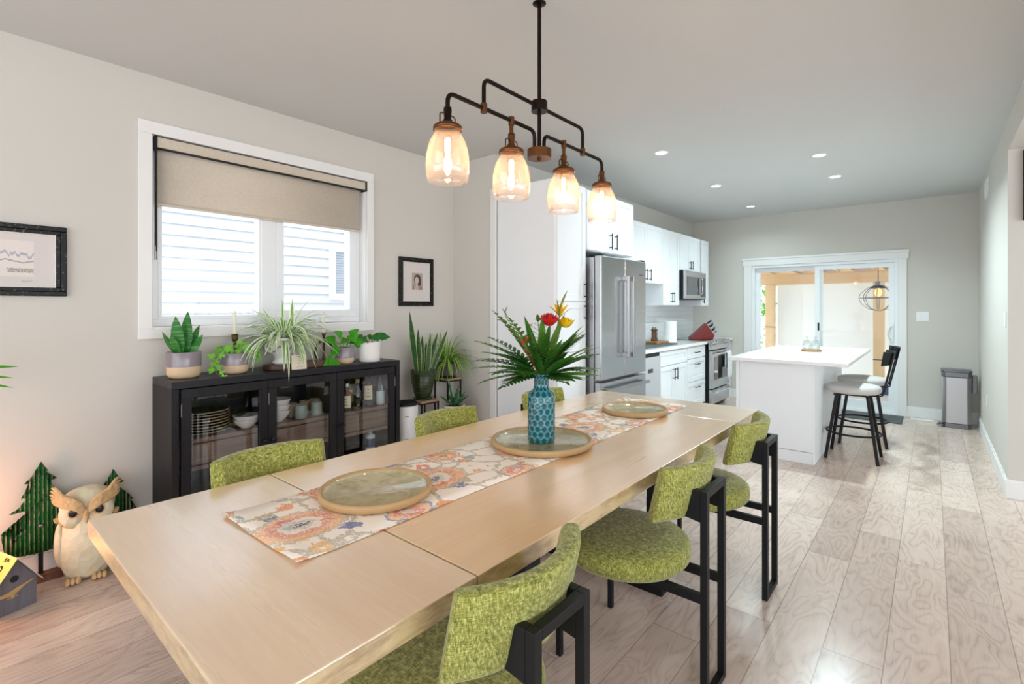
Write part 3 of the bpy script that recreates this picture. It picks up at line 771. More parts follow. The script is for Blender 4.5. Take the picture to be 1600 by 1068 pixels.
cabinet('base_cabinet', 'white base cabinet with two doors under a false drawer, right of the dishwasher', 5.36, 6.19, 0, 0.878, XB,
        [(5.362, 6.188, 0.70, 0.87, None, 1), (5.362, 5.775, 0.1, 0.695, (5.735, 0.52, 0.66)), (5.775, 6.188, 0.1, 0.695, (5.815, 0.52, 0.66))], toe=0.1)
cabinet('base_cabinet', 'white base cabinet with three drawers, left of the range', 6.192, 6.85, 0, 0.878, XB,
        [(6.194, 6.848, 0.72, 0.87, ('h', 6.44, 6.60, 0.795)), (6.194, 6.848, 0.42, 0.715, ('h', 6.44, 6.60, 0.64)), (6.194, 6.848, 0.1, 0.415, ('h', 6.44, 6.60, 0.34))], toe=0.1)
m = MB(); m.box(XK+0.01, 7.64, 0, -2.36, 7.985, 0.878); tag(m.build('filler_cabinet', M['cab'], origin=(-2.6, 7.8, 0), bevel=0.002), 'white filler cabinet between the range and the far wall', 'cabinet')
m = MB(); m.box(XK+0.01, 4.63, 0.88, -2.33, 6.862, 0.92); tag(m.build('countertop', M['quartz'], origin=(-2.6, 5.7, 0.88), bevel=0.003), 'long white quartz countertop along the kitchen wall left of the range', 'countertop')
m = MB(); m.box(XK+0.01, 7.637, 0.88, -2.33, 7.99, 0.92); tag(m.build('countertop', M['quartz'], origin=(-2.6, 7.8, 0.88), bevel=0.003), 'short white quartz countertop between the range and the far wall', 'countertop')

# dishwasher
t = thing('dishwasher', 'pale stainless dishwasher with black display between fridge and base cabinets', 'dishwasher', (-2.6, 4.97, 0))
m = MB(); m.box(-2.93, 4.66, 0.1, -2.38, 5.355, 0.875); m.build('body', M['blackp'], t)
m = MB(); m.box(-2.38, 4.665, 0.1, -2.335, 5.352, 0.835); dd = m.build('door', M['dw'], t, bevel=0.004)
m = MB(); m.box(-2.375, 4.665, 0.838, -2.35, 5.352, 0.872); m.build('control_strip', M['blackp'], t, bevel=0.003)
m = MB(); m.box(-2.335, 5.02, 0.665, -2.3325, 5.14, 0.71); tag(m.build('display', M['dglass'], dd), 'small black display')
m = MB(); m.box(-2.9, 4.67, 0, -2.42, 5.35, 0.1); m.build('kick_plate', M['blackp'], t)

# fridge
t = thing('fridge', 'stainless French-door fridge with bottom freezer drawer', 'fridge', (-2.55, 4.18, 0))
FX = -2.17
m = MB(); m.box(-2.92, 3.745, 0.03, FX-0.075, 4.615, 1.82); m.box(-2.85, 3.78, 0, -2.35, 4.58, 0.03); m.build('body', M['steelv'], t, bevel=0.004)
for (a, b, hy) in ((3.747, 4.179, 4.135), (4.183, 4.615, 4.228)):
    m = MB(); m.box(FX-0.07, a, 0.745, FX, b, 1.83); d_ = m.build('door', M['steel'], t, bevel=0.008)
    m = MB(); m.box(FX+0.045, hy-0.016, 0.92, FX+0.072, hy+0.016, 1.67); m.box(FX, hy-0.014, 0.925, FX+0.05, hy+0.014, 0.965); m.box(FX, hy-0.014, 1.625, FX+0.05, hy+0.014, 1.665); m.build('handle', M['steelv'], d_, bevel=0.005)
m = MB(); m.box(FX-0.07, 3.747, 0.09, FX, 4.615, 0.725); d_ = m.build('freezer_drawer', M['steel'], t, bevel=0.008)
m = MB(); m.box(FX+0.045, 3.80, 0.645, FX+0.072, 4.56, 0.675); m.box(FX, 3.81, 0.648, FX+0.05, 3.845, 0.672); m.box(FX, 4.515, 0.648, FX+0.05, 4.55, 0.672); m.build('handle', M['steelv'], d_, bevel=0.005)
for y in (3.75, 4.54):
    m = MB(); m.box(FX-0.12, y, 1.82, FX-0.01, y+0.07, 1.845); tag(m.build('hinge', M['black'], t, bevel=0.004), 'black hinge cover')
m = MB(); m.box(FX, 4.47, 1.69, FX+0.001, 4.56, 1.70); m.build('emblem', M['steel_d'], t)

# microwave
t = thing('microwave', 'stainless microwave mounted under the upper cabinets above the range', 'microwave', (-2.75, 6.95, 1.49))
m = MB(); m.box(XK+0.01, 6.565, 1.49, -2.55, 7.355, 1.88); m.build('body', M['blackp'], t, bevel=0.003)
m = MB(); m.box(-2.55, 6.565, 1.50, -2.52, 7.355, 1.875); m.build('front_panel', M['steel'], t, bevel=0.004)
m = MB(); m.box(-2.522, 6.63, 1.55, -2.516, 7.09, 1.80); m.build('door_window', M['dglass'], t)
m = MB(); m.box(-2.522, 7.15, 1.53, -2.516, 7.32, 1.80); m.build('control_panel', M['dglass'], t)
m = MB(); m.tube([(-2.52, 7.115, 1.56), (-2.485, 7.115, 1.58), (-2.485, 7.115, 1.78), (-2.52, 7.115, 1.80)], 0.009); m.build('handle', M['chrome'], t)

# range with oven
t = thing('range', 'stainless slide-in range with oven window and towel on the handle', 'stove', (-2.6, 7.25, 0))
ra, rb, rx = 6.866, 7.632, -2.275
m = MB(); m.box(-2.93, ra, 0.03, rx-0.04, rb, 0.90); m.build('body', M['blackp'], t, bevel=0.003)
m = MB(); m.box(-2.93, ra, 0.90, rx-0.06, rb, 0.925); m.build('cooktop', M['dglass'], t, bevel=0.003)
m = MB(); m.prism([(rx-0.07, 0.80), (rx+0.005, 0.80), (rx+0.005, 0.86), (rx-0.06, 0.925), (rx-0.07, 0.925)], ra, 'y', rb-ra); cp = m.build('control_panel', M['steel'], t, bevel=0.003)
for y in (6.95, 7.06, 7.44, 7.55):
    m = MB(); m.cyl((rx-0.02, y, 0.885), (rx+0.02, y, 0.915), 0.021, 0.018, 18); m.build('knob', M['chrome'], cp)
m = MB(); m.box(rx-0.04, ra+0.004, 0.27, rx, rb-0.004, 0.785); ov = m.build('oven_door', M['steel'], t, bevel=0.005)
m = MB(); m.box(rx, ra+0.1, 0.38, rx+0.002, rb-0.1, 0.70); m.build('window', M['dglass'], ov)
m = MB(); m.cyl((rx+0.05, ra+0.04, 0.745), (rx+0.05, rb-0.04, 0.745), 0.011)
for y in (ra+0.07, rb-0.07): m.cyl((rx, y, 0.745), (rx+0.05, y, 0.745), 0.009)
m.build('handle', M['chrome'], ov)
m = MB(); m.box(rx-0.04, ra+0.004, 0.06, rx, rb-0.004, 0.255); dr = m.build('drawer', M['steel'], t, bevel=0.005)
m = MB(); m.cyl((rx+0.05, ra+0.04, 0.225), (rx+0.05, rb-0.04, 0.225), 0.011)
for y in (ra+0.07, rb-0.07): m.cyl((rx, y, 0.225), (rx+0.05, y, 0.225), 0.009)
m.build('handle', M['chrome'], dr)
m = MB()
pts = [(rx+0.034, 0.44+0.02*0)] 
def cloth_over(y0, y1, zb, zf, name, lab, cat, mat):
    m = MB(); n = 10; prof = [(rx+0.030, zb)]+[(rx+0.032, zb+(0.745-zb)*k/4) for k in range(1, 5)]
    prof += [(rx+0.05+0.014*cos(a), 0.745+0.014*sin(a)) for a in [PI*0.85, PI*0.5, PI*0.15]]+[(rx+0.067, 0.745-(0.745-zf)*k/6) for k in range(1, 7)]
    vs = []
    for (x, z) in prof:
        for i in range(n+1):
            u = i/n; w = 0.004*sin(u*14)*max(0, min(1, (0.745-z)*8)); vs.append((x+abs(w), y0+(y1-y0)*u, z))
    fs = [(j*(n+1)+i, j*(n+1)+i+1, (j+1)*(n+1)+i+1, (j+1)*(n+1)+i) for j in range(len(prof)-1) for i in range(n)]
    m.add(vs, fs, True); return tag(m.build(name, mat, origin=(rx+0.05, (y0+y1)/2, 0.745), solid=0.004), lab, cat)
cloth_over(7.33, 7.52, 0.52, 0.36, 'dish_towel', 'white dish towel hanging over the right side of the oven handle', 'towel', M['towel'])

# things on the kitchen counter
t = thing('knife_block', 'cherry red wedge-shaped knife block on the range', 'knife block', (-2.52, 7.22, 0.925))
yaw = Matrix.Rotation(math.radians(40), 4, 'Z')
KB = Matrix.Translation((-2.52, 7.22, 0.925)) @ yaw
m = MB(); pr_ = [(-0.19, 0.0), (0.15, 0.0), (0.15, 0.05), (0.03, 0.23), (-0.19, 0.035)]
vs = [KB @ Vector((a, s_*0.055, b)) for s_ in (-1, 1) for (a, b) in [(-0.19, 0.0), (0.13, 0.0), (0.15, 0.06), (0.035, 0.225), (-0.185, 0.03)]]
m.add(vs, [(0, 1, 2, 3, 4), (9, 8, 7, 6, 5)]+[(i, 5+i, 5+(i+1) % 5, (i+1) % 5) for i in range(5)])
m.build('block', M['red_block'], t, bevel=0.004)
m = MB(); d0 = Vector((0.115, 0, -0.165)).normalized(); nrm = Vector((0.165, 0, 0.115)).normalized()
p0 = Vector((0.037, 0, 0.222)); vs = []
for (a, y) in ((0.005, -0.05), (0.19, -0.05), (0.19, 0.05), (0.005, 0.05)): vs.append(KB @ (p0+d0*a+Vector((0, y, 0))+nrm*0.003))
m.add(vs, [(0, 1, 2, 3)]); tag(m.build('slot_face', M['bonewhite'], t, solid=0.003), 'pale slotted face')
ords = ['topmost', 'second from the top', 'third from the top', 'fourth from the top', 'fifth from the top', 'lowest']
for i in range(6):
    q = p0+d0*(0.018+0.031*i)+Vector((0, (-0.02 if i % 2 else 0.02), 0)); e = q+nrm*(0.105-0.006*i)
    m = MB(); m.bar(KB @ (q-nrm*0.05), KB @ (q+nrm*0.012), 0.004, 0.022); k = thing('kitchen_knife', 'black-handled kitchen knife, %s in the red knife block' % ords[i], 'knife', tuple(KB @ q), 'knives in the red block')
    m.build('blade', M['chrome'], k)
    m = MB(); m.bar(KB @ (q+nrm*0.008), KB @ e, 0.017, 0.022); m.build('handle', M['steel_d'] if i % 2 else M['black'], k, bevel=0.004)
t = thing('paper_towel_roll', 'white paper towel roll standing on the counter left of the knife block', 'paper towel', (-2.62, 6.30, 0.92))
m = MB(); m.lathe([(0.02, 0.0), (0.078, 0.0), (0.078, 0.275), (0.02, 0.275)], (-2.62, 6.30, 0.925), smooth=False); m.build('paper', M['paper'], t)
m = MB(); m.cyl((-2.62, 6.3, 0.92), (-2.62, 6.3, 1.20), 0.008); m.build('core', M['black'], t)
m = MB(); m.box(-2.80, 5.12, 0.92, -2.42, 6.05, 0.935); tag(m.build('drying_mat', M['mat'], origin=(-2.6, 5.6, 0.92), bevel=0.004), 'dark grey drying mat on the counter beside the fridge', 'mat')
m = MB(); m.box(-2.74, 5.62, 0.936, -2.50, 5.97, 0.965); tag(m.build('cutting_board', M['cutwood'], origin=(-2.6, 5.8, 0.936), bevel=0.006), 'thick wooden cutting board under the pepper mills', 'cutting board')
for (yy, lab, hh) in ((5.80, 'dark wood pepper mill on the cutting board, the left one', 0.0), (5.87, 'dark wood pepper mill on the cutting board, the right one', -0.01)):
    t = thing('pepper_mill', lab, 'pepper mill', (-2.63, yy, 0.966), 'pepper mills')
    m = MB(); m.lathe([(0, 0), (0.028, 0), (0.028, 0.02), (0.018, 0.05), (0.022, 0.09), (0.016, 0.115), (0.0, 0.116)], (-2.63, yy, 0.966), 18); m.build('body', M['darkslab'], t)
    m = MB(); m.lathe([(0, 0.117), (0.022, 0.117), (0.026, 0.132), (0.02, 0.148), (0.007, 0.155), (0.009, 0.168), (0, 0.172)], (-2.63, yy, 0.966), 18); m.build('head', M['brass_d'], t)
m = MB(); m.lathe([(0, 0), (0.026, 0), (0.028, 0.02), (0.028, 0.11), (0.012, 0.14), (0.012, 0.17), (0, 0.17)], (-2.66, 5.40, 0.936), 18); tag(m.build('glass_bottle', M['clear'], origin=(-2.66, 5.4, 0.936)), 'small clear glass bottle left of the cutting board', 'bottle')

# island
t = thing('kitchen_island', 'white kitchen island with panelled end', 'kitchen island', (-1.1, 5.9, 0))
m = MB(); m.box(-1.40, 5.02, 0, -0.80, 6.72, 0.885); m.build('body', M['cab'], t)
m = MB(); m.box(-1.40, 5.0, 0.105, -0.797, 5.019, 0.884); m.build('end_panel', M['cab'], t, bevel=0.002)
m = MB(); m.box(-1.43, 5.0, 0.0, -1.402, 6.72, 0.884); m.build('corner_stile', M['cab'], t, bevel=0.002)
m = MB(); m.box(-0.797, 5.0, 0.0, -0.782, 6.72, 0.884); m.build('side_panel', M['cab'], t, bevel=0.002)
m = MB(); m.box(-1.402, 5.003, 0, -0.797, 5.019, 0.10); m.build('toe_board', M['cab'], t, bevel=0.002)
m = MB(); m.box(-1.45, 4.85, 0.887, -0.52, 6.84, 0.92); tag(m.build('island_countertop', M['quartz'], origin=(-1, 5.85, 0.887), bevel=0.004), 'white quartz island countertop overhanging above the stools', 'countertop')
# cloches
m = MB(); m.lathe([(0, 0), (0.09, 0), (0.097, 0.008), (0.09, 0.018), (0, 0.018)], (-0.97, 6.02, 0.92), 28); tag(m.build('serving_board', M['cutwood'], origin=(-0.97, 6.02, 0.92)), 'small round wooden board under the glass domes on the island', 'board')
for (x, y, lab) in ((-1.005, 6.0, 'small glass dome on the wooden board on the island, the left one'), (-0.935, 6.05, 'small glass dome on the wooden board on the island, the right one')):
    t = thing('glass_dome', lab, 'glass dome', (x, y, 0.939), 'glass domes on the island')
    m = MB(); r_ = 0.040; m.lathe([(r_, 0), (r_, 0.055), (r_*0.92, 0.075), (r_*0.6, 0.095), (0.0, 0.103)], (x, y, 0.939), 22); m.build('dome', M['clear'], t)
    m = MB(); m.lathe([(0, 0.103), (0.005, 0.104), (0.006, 0.11), (0.012, 0.118), (0.011, 0.13), (0, 0.134)], (x, y, 0.939), 14); m.build('knob', M['clear'], t)

# bar stools
def make_stool(label):
    t = thing('bar_stool', label, 'bar stool', (0, 0, 0), 'bar stools at the island')
    m = MB(); m.lathe([(0, 0.600), (0.19, 0.600), (0.208, 0.612), (0.212, 0.64), (0.205, 0.662), (0.18, 0.672), (0, 0.676)], (0, 0, 0), 36); m.build('seat', M['seatgrey'], t)
    m = MB(); m.lathe([(0, 0.575), (0.09, 0.575), (0.09, 0.598), (0, 0.598)], (0, 0, 0), 24, smooth=False); m.bar((-0.13, -0.13, 0.583), (0.13, 0.13, 0.583), 0.03, 0.012); m.bar((-0.13, 0.13, 0.583), (0.13, -0.13, 0.583), 0.03, 0.012); m.build('swivel_plate', M['black'], t)
    for sx in (-1, 1):
        for sy in (-1, 1):
            m = MB(); m.bar((sx*0.115, sy*0.115, 0.588), (sx*0.195, sy*0.185, 0.0), 0.026, 0.026, (0, 1, 0)); m.build('leg', M['black'], t, bevel=0.004)
    m = MB(); m.tube([(0.21*cos(a), 0.205*sin(a), 0.235) for a in [2*PI*k/40 for k in range(40)]], 0.009, 10, closed=True); m.build('foot_ring', M['black'], t)
    for y in (-0.09, 0.09):
        m = MB(); m.tube([(0.12, y, 0.592), (0.20, y, 0.592), (0.222, y, 0.605), (0.225, y, 0.63), (0.262, y, 0.80), (0.30, y, 0.98)], 0.0065, 10); m.build('back_post', M['black'], t)
    m = MB(); vs = []; n = 12
    for i in range(n+1):
        a = -0.75+1.5*i/n
        for (dr, z) in ((0, 0.87), (0.012, 0.87), (0.012+0.025, 0.99), (0.025, 0.99)):
            rr = 0.22+dr; vs.append((0.055+rr*cos(a), rr*sin(a), z))
    fs = [(4*i+k, 4*i+(k+1) % 4, 4*i+4+(k+1) % 4, 4*i+4+k) for i in range(n) for k in range(4)]+[(0, 1, 2, 3), (4*n+3, 4*n+2, 4*n+1, 4*n)]
    m.add(vs, fs, True); m.build('backrest', M['black'], t, bevel=0.004)
    return t
s0 = make_stool('black metal bar stool with grey round seat at the island, the nearer one'); s0.location = (-0.552, 5.52, 0)
s1 = dup(s0, (-0.545, 6.19, 0), 0.1, 'black metal bar stool with grey round seat at the island, the farther one')

# trash can
t = thing('trash_can', 'stainless pedal trash can in the far right corner', 'trash can', (0.23, 7.72, 0))
m = MB(); prof = [(0.09, 7.62), (0.12, 7.585), (0.31, 7.585), (0.34, 7.62), (0.34, 7.84), (0.09, 7.84)]
m.prism(prof, 0.05, 'z', 0.53); m.build('body', M['steelv'], t, bevel=0.008)
m = MB(); m.prism([(x+(0.004 if x > .2 else -0.004), y-0.003) for x, y in prof], 0.0, 'z', 0.05); m.build('base', M['steel_d'], t, bevel=0.004)
m = MB(); m.prism([(x+(0.006 if x > .2 else -0.006), y-0.004) for x, y in prof], 0.582, 'z', 0.055); m.build('rim', M['steel_d'], t, bevel=0.004)
m = MB(); m.prism([(x+(0.012 if x > .2 else -0.012), y-0.008) for x, y in prof], 0.638, 'z', 0.022); m.build('lid', M['steel_d'], t, bevel=0.006)
m = MB(); m.box(0.35, 7.66, 0.40, 0.395, 7.80, 0.60); m.build('liner_pocket', M['steel_d'], t, bevel=0.006)
m = MB(); m.box(0.045, 7.56, 0.02, 0.10, 7.64, 0.035); m.box(0.06, 7.575, 0.035, 0.08, 7.60, 0.06); m.build('pedal', M['steel_d'], t, bevel=0.003)
m = MB(); m.box(-1.2, 7.42, 0, -0.27, 7.93, 0.012); tag(m.build('door_mat', M['mat'], origin=(-0.7, 7.7, 0), bevel=0.003), 'dark grey door mat in front of the sliding door', 'door mat')
m = MB(); m.box(-0.2, 7.86, 0, 0.02, 7.94, 0.006)
for k in range(9): m.box(-0.19+k*0.023, 7.87, 0.006, -0.18+k*0.023, 7.93, 0.008)
tag(m.build('floor_vent', M['white'], origin=(-0.1, 7.9, 0)), 'white floor vent at the foot of the far wall', 'vent')
t = thing('light_switch', 'white double light switch on the far wall right of the sliding door', 'light switch', (-0.09, 8, 1.27))
m = MB(); m.box(-0.15, 7.992, 1.21, -0.03, 7.999, 1.325); m.build('plate', M['white'], t, bevel=0.002)
for x in (-0.12, -0.065):
    m = MB(); m.box(x-0.016, 7.987, 1.235, x+0.016, 7.993, 1.30); m.build('rocker', M['white'], t, bevel=0.002)
m = MB(); m.box(XR-0.006, 5.16, 1.23, XR-0.0005, 5.24, 1.345); tag(m.build('light_switch', M['white'], origin=(XR, 5.2, 1.29), bevel=0.002), 'white single light switch on the right wall near the corner', 'light switch')
m = MB(); m.box(XR-0.006, 6.74, 0.40, XR-0.0005, 6.81, 0.515); tag(m.build('wall_outlet', M['white'], origin=(XR, 6.78, 0.45), bevel=0.002), 'white outlet low on the right wall', 'outlet')
t = thing('wall_vent', 'white air grille high on the right wall by the ceiling', 'vent', (XR, 6.75, 2.45))
m = MB(); m.box(XR-0.012, 6.6, 2.47, XR-0.0005, 6.92, 2.64); m.build('grille_frame', M['white'], t, bevel=0.002)
m = MB()
for k in range(6): m.box(XR-0.018, 6.62, 2.49+k*0.024, XR-0.012, 6.90, 2.50+k*0.024)
m.build('slat', M['white'], t)
t = thing('wall_screen', 'dark framed panel high on the living room wall at the right edge', 'screen', (1.0, 5.05, 2.2))
m = MB(); m.box(0.495, 5.02, 2.0, 1.6, 5.055, 2.50); m.build('frame', M['blackp'], t, bevel=0.004)
m = MB(); m.box(0.515, 5.016, 2.02, 1.58, 5.021, 2.48); m.build('panel', M['dglass'], t)

# ================================================================ WINDOW DRESSING, PICTURES
t = thing('roller_blind', 'beige linen roller blind half lowered over the dining window', 'window blind', (XL, 1.56, 2.40))
m = MB(); m.box(-3.535, 0.868, 2.322, -3.475, 2.272, 2.385); m.build('cassette', M['blind'], t, bevel=0.003)
for z0, z1 in ((2.384, 2.388), (2.318, 2.322)):
    m = MB(); m.box(-3.537, 0.866, z0, -3.472, 2.274, z1); tag(m.build('piping', M['black'], t), 'thin black edge line')
for y0, y1 in ((0.855, 0.868), (2.272, 2.284)):
    m = MB(); m.box(-3.54, y0, 2.312, -3.468, y1, 2.39); tag(m.build('end_cap', M['blackp'], t, bevel=0.002), 'black end cap')
m = MB(); vs = []; n = 14
for j in range(n+1):
    for i in (0, 1): vs.append((-3.512+0.003*sin(j*0.7), 0.878+i*1.36, 2.32-(2.32-1.995)*j/n))
m.add(vs, [(2*j, 2*j+1, 2*j+3, 2*j+2) for j in range(n)], True); m.build('fabric', M['blind'], t, solid=0.0015)
m = MB(); m.tube([(-3.512, 0.878, 1.993), (-3.512, 2.238, 1.993)], 0.009, 12); m.build('hem_bar', M['blind'], t)
m = MB(); m.tube([(-3.478, 0.86, 2.32), (-3.478, 0.86, 1.71)], 0.004, 8); m.tube([(-3.466, 0.863, 2.32), (-3.466, 0.863, 1.71)], 0.004, 8); m.build('chain', M['black'], t)
m = MB(); m.cyl((-3.472, 0.861, 1.66), (-3.472, 0.861, 1.74), 0.007, n=10); tag(m.build('chain_weight', M['steel_d'], t), 'grey chain weight')

M['mount'] = plain('picture_mount', (216, 207, 203), 0.9, var=0.02)
def picture(name, label, y0, y1, z0, z1, fw, matw, art, aw=None):
    x = XL+0.001; t = thing(name, label, 'picture', (XL, (y0+y1)/2, (z0+z1)/2))
    m = MB(); frame_x(m, y0, y1, z0, z1, fw*0.55, x, x+0.024); frame_x(m, y0+fw*0.5, y1-fw*0.5, z0+fw*0.5, z1-fw*0.5, fw*0.5, x, x+0.017); m.build('frame', M['pframe'], t, bevel=0.004)
    m = MB(); frame_x(m, y0+fw*0.97, y1-fw*0.97, z0+fw*0.97, z1-fw*0.97, 0.003, x, x+0.0175); tag(m.build('inner_lip', M['bonewhite'], t), 'thin pale inner lip')
    m = MB(); m.box(x, y0+fw, z0+fw, x+0.006, y1-fw, z1-fw); m.build('mount', M['mount'], t)
    a0, a1, b0, b1 = art
    m = MB(); m.add([(x+0.0065, a0, b0), (x+0.0065, a1, b0), (x+0.0065, a1, b1), (x+0.0065, a0, b1)], [(0, 1, 2, 3)], uvs=[[(0, 0), (1, 0), (1, 1), (0, 1)]]); m.build('artwork', aw, t)
    return t
pm = picture('picture_frame', 'black framed mountain watercolour cut off by the left edge of the photo', -0.06, 0.47, 1.438, 1.798, 0.045, 0.05, (0.04, 0.345, 1.535, 1.715), M['art_m'])
m = MB(); x = XL+0.0078
for k, (y, z, h) in enumerate([(0.30, 1.512, 0.004), (0.308, 1.512, 0.003), (0.316, 1.512, 0.005), (0.324, 1.512, 0.003), (0.332, 1.512, 0.002)]): m.bar((x, y, z-h), (x, y+0.006, z+h), 0.001, 0.0012)
m.build('signature', M['ink'], pm)
picture('picture_frame', 'small black framed sepia portrait of a woman in a white mount', 2.603, 2.98, 1.392, 1.818, 0.042, 0.1, (2.745, 2.865, 1.535, 1.685), M['art_p'])

# ================================================================ CONSOLE CABINET
cx0, cx1, cy0, cy1, ct = -3.475, -3.12, 0.845, 2.345, 0.975
t = thing('console_cabinet', 'black stained wooden display cabinet with three glass doors under the window', 'cabinet', (-3.3, 1.6, 0))
m = MB(); m.box(cx0, cy0, ct-0.04, cx1, cy1, ct); m.build('top', M['consoleh'], t, bevel=0.003)
for y in (cy0, cy1-0.035):
    m = MB(); m.box(cx0, y, 0.0, cx1-0.001, y+0.035, ct-0.04); m.build('side_panel', M['console'], t, bevel=0.002)
m = MB(); m.box(cx0, cy0+0.035, 0.05, cx0+0.012, cy1-0.035, ct-0.04); m.build('back_panel', M['console'], t)
m = MB(); m.box(cx0+0.012, cy0+0.035, 0.06, cx1-0.03, cy1-0.035, 0.095); m.box(cx1-0.03, cy0+0.035, 0.03, cx1-0.002, cy1-0.035, 0.10); m.build('bottom_panel', M['consoleh'], t, bevel=0.002)
for y in (1.345, 1.81):
    m = MB(); m.box(cx0+0.012, y, 0.095, cx1-0.03, y+0.02, ct-0.04); m.build('divider', M['console'], t)
secs = [(0.882, 1.343), (1.367, 1.808), (1.832, 2.308)]
for (a, b) in secs:
    m = MB(); m.box(cx0+0.012, a, 0.615, cx1-0.035, b, 0.64); m.build('shelf', M['shelfwood'], t, bevel=0.002)
    m = MB(); m.box(cx0+0.02, a+0.004, 0.49, cx1-0.045, b-0.004, 0.608); m.build('drawer', M['shelfwood'], t, bevel=0.003)
    m = MB(); m.box(cx0+0.012, a, 0.462, cx1-0.035, b, 0.484); m.build('shelf', M['shelfwood'], t, bevel=0.002)
doors = [(0.89, 1.354, 1.345), (1.357, 1.819, 1.37), (1.823, 2.302, 1.835)]
for i, (a, b, hy) in enumerate(doors):
    m = MB(); frame_x(m, a, b, 0.105, 0.93, 0.052, cx1-0.026, cx1-0.004); d_ = m.build('door', M['console'], t, bevel=0.003)
    m = MB(); m.box(cx1-0.017, a+0.05, 0.155, cx1-0.014, b-0.05, 0.88); m.build('pane', M['cabglass'], d_)
    kx = {0: 1.33, 1: 1.382, 2: 1.852}[i]
    m = MB(); m.cyl((cx1-0.004, kx, 0.565), (cx1+0.012, kx, 0.565), 0.006, n=12); m.ell((cx1+0.02, kx, 0.565), (0.012, 0.016, 0.016)); m.build('knob', M['black'], d_)
    hy = {0: a+0.002, 1: a+0.002, 2: b-0.002}[i]
    for z in (0.78, 0.2):
        m = MB(); m.cyl((cx1-0.003, hy, z), (cx1-0.003, hy, z+0.07), 0.004, n=8); m.build('hinge', M['steel_d'], d_)

# crockery on the upper shelf
SZ = 0.641
def plate(name, c, r, h, mat, label, cat, group=None, lip=None):
    t = thing(name, label, cat, c, group)
    m = MB(); m.lathe([(0, 0), (r*0.6, 0), (r*0.66, h*0.15), (r, h), (r*0.985, h+0.003), (r*0.62, h*0.45), (0, h*0.4)], c, 32); m.build('dish', mat, t)
    m = MB(); m.tube([(c[0]+r*cos(a), c[1]+r*sin(a), c[2]+h+0.001) for a in [2*PI*k/32 for k in range(32)]], 0.0028, 6, closed=True); m.build('rim', lip or M['brass_d'], t)
    return t
M['darkdish'] = plain('dark_green_stoneware', (52, 58, 50), 0.25, var=0.15)
M['greydish'] = plain('grey_green_stoneware', (150, 158, 148), 0.3, var=0.12)
M['tandish'] = plain('tan_stoneware', (176, 150, 116), 0.4, var=0.1)
M['pinkwhite'] = plain('off_white_stoneware', (226, 214, 208), 0.35, var=0.05)
ordn = ['lowest', 'second from the bottom', 'third from the bottom', 'fourth from the bottom', 'fifth from the bottom', 'sixth from the bottom', 'seventh from the bottom', 'topmost']
for k in range(8):
    plate('dinner_plate', (-3.30, 1.055, SZ+k*0.0165), 0.135-0.001*(k % 2), 0.016, M['darkdish'], 'dark plate behind the left glass door, %s of its stack' % ordn[k], 'plate', 'stacked plates in the left cabinet', M['tandish'])
def bowl(name, c, r, h, mat, label, group=None, inner=None, foot=0.45):
    t = thing(name, label, 'bowl', c, group)
    m = MB(); m.lathe([(0, 0.004), (r*foot*0.9, 0.0), (r*foot, 0.006), (r*0.82, h*0.5), (r, h)], c, 32); m.build('outside', mat, t)
    m = MB(); m.lathe([(r, h), (r*0.96, h), (r*0.78, h*0.5), (r*foot, 0.014), (0, 0.01)], c, 32); m.build('inside', inner or mat, t)
    return t
plate('serving_plate', (-3.36, 1.235, SZ), 0.095, 0.03, M['tandish'], 'brown stoneware dish, lower of the two stacked behind the small bowls in the left cabinet', 'plate')
plate('serving_plate', (-3.36, 1.235, SZ+0.034), 0.097, 0.045, M['darkdish'], 'dark stoneware dish, upper of the two stacked behind the small bowls in the left cabinet', 'plate')
bowl('small_bowl', (-3.215, 1.262, SZ), 0.072, 0.055, M['pinkwhite'], 'pale bowl behind the left glass door, lower of the two nested ones', 'nested bowls in the left cabinet')
bowl('small_bowl', (-3.213, 1.264, SZ+0.022), 0.076, 0.058, M['pinkwhite'], 'pale grey-lined bowl behind the left glass door, upper of the two nested ones', 'nested bowls in the left cabinet', M['greydish'])
for k, lab in enumerate(['lowest of the stack', 'middle one of the stack', 'topmost of the stack']):
    bowl('white_bowl', (-3.24, 1.46, SZ+0.036*k), 0.084, 0.075, M['pinkwhite'], 'white bowl behind the middle glass door, '+lab, 'stacked white bowls in the middle cabinet', foot=0.42)
cups = [(-3.20, 1.60, 'grey-green cup behind the middle glass door, front left'), (-3.22, 1.72, 'grey-green cup behind the middle glass door, front right'), (-3.30, 1.585, 'cup behind the middle glass door, rear left'), (-3.31, 1.68, 'cup behind the middle glass door, rear centre'), (-3.33, 1.765, 'cup behind the middle glass door, rear right')]
for (x, y, lab) in cups:
    m = MB(); c = (x, y, SZ); m.lathe([(0, 0.002), (0.034, 0), (0.038, 0.01), (0.037, 0.088), (0.032, 0.094), (0.029, 0.09), (0.031, 0.02), (0, 0.012)], c, 24)
    tag(m.build('cup', M['greydish'] if x > -3.25 else M['tandish'], origin=c), lab, 'cup', 'cups in the middle cabinet')
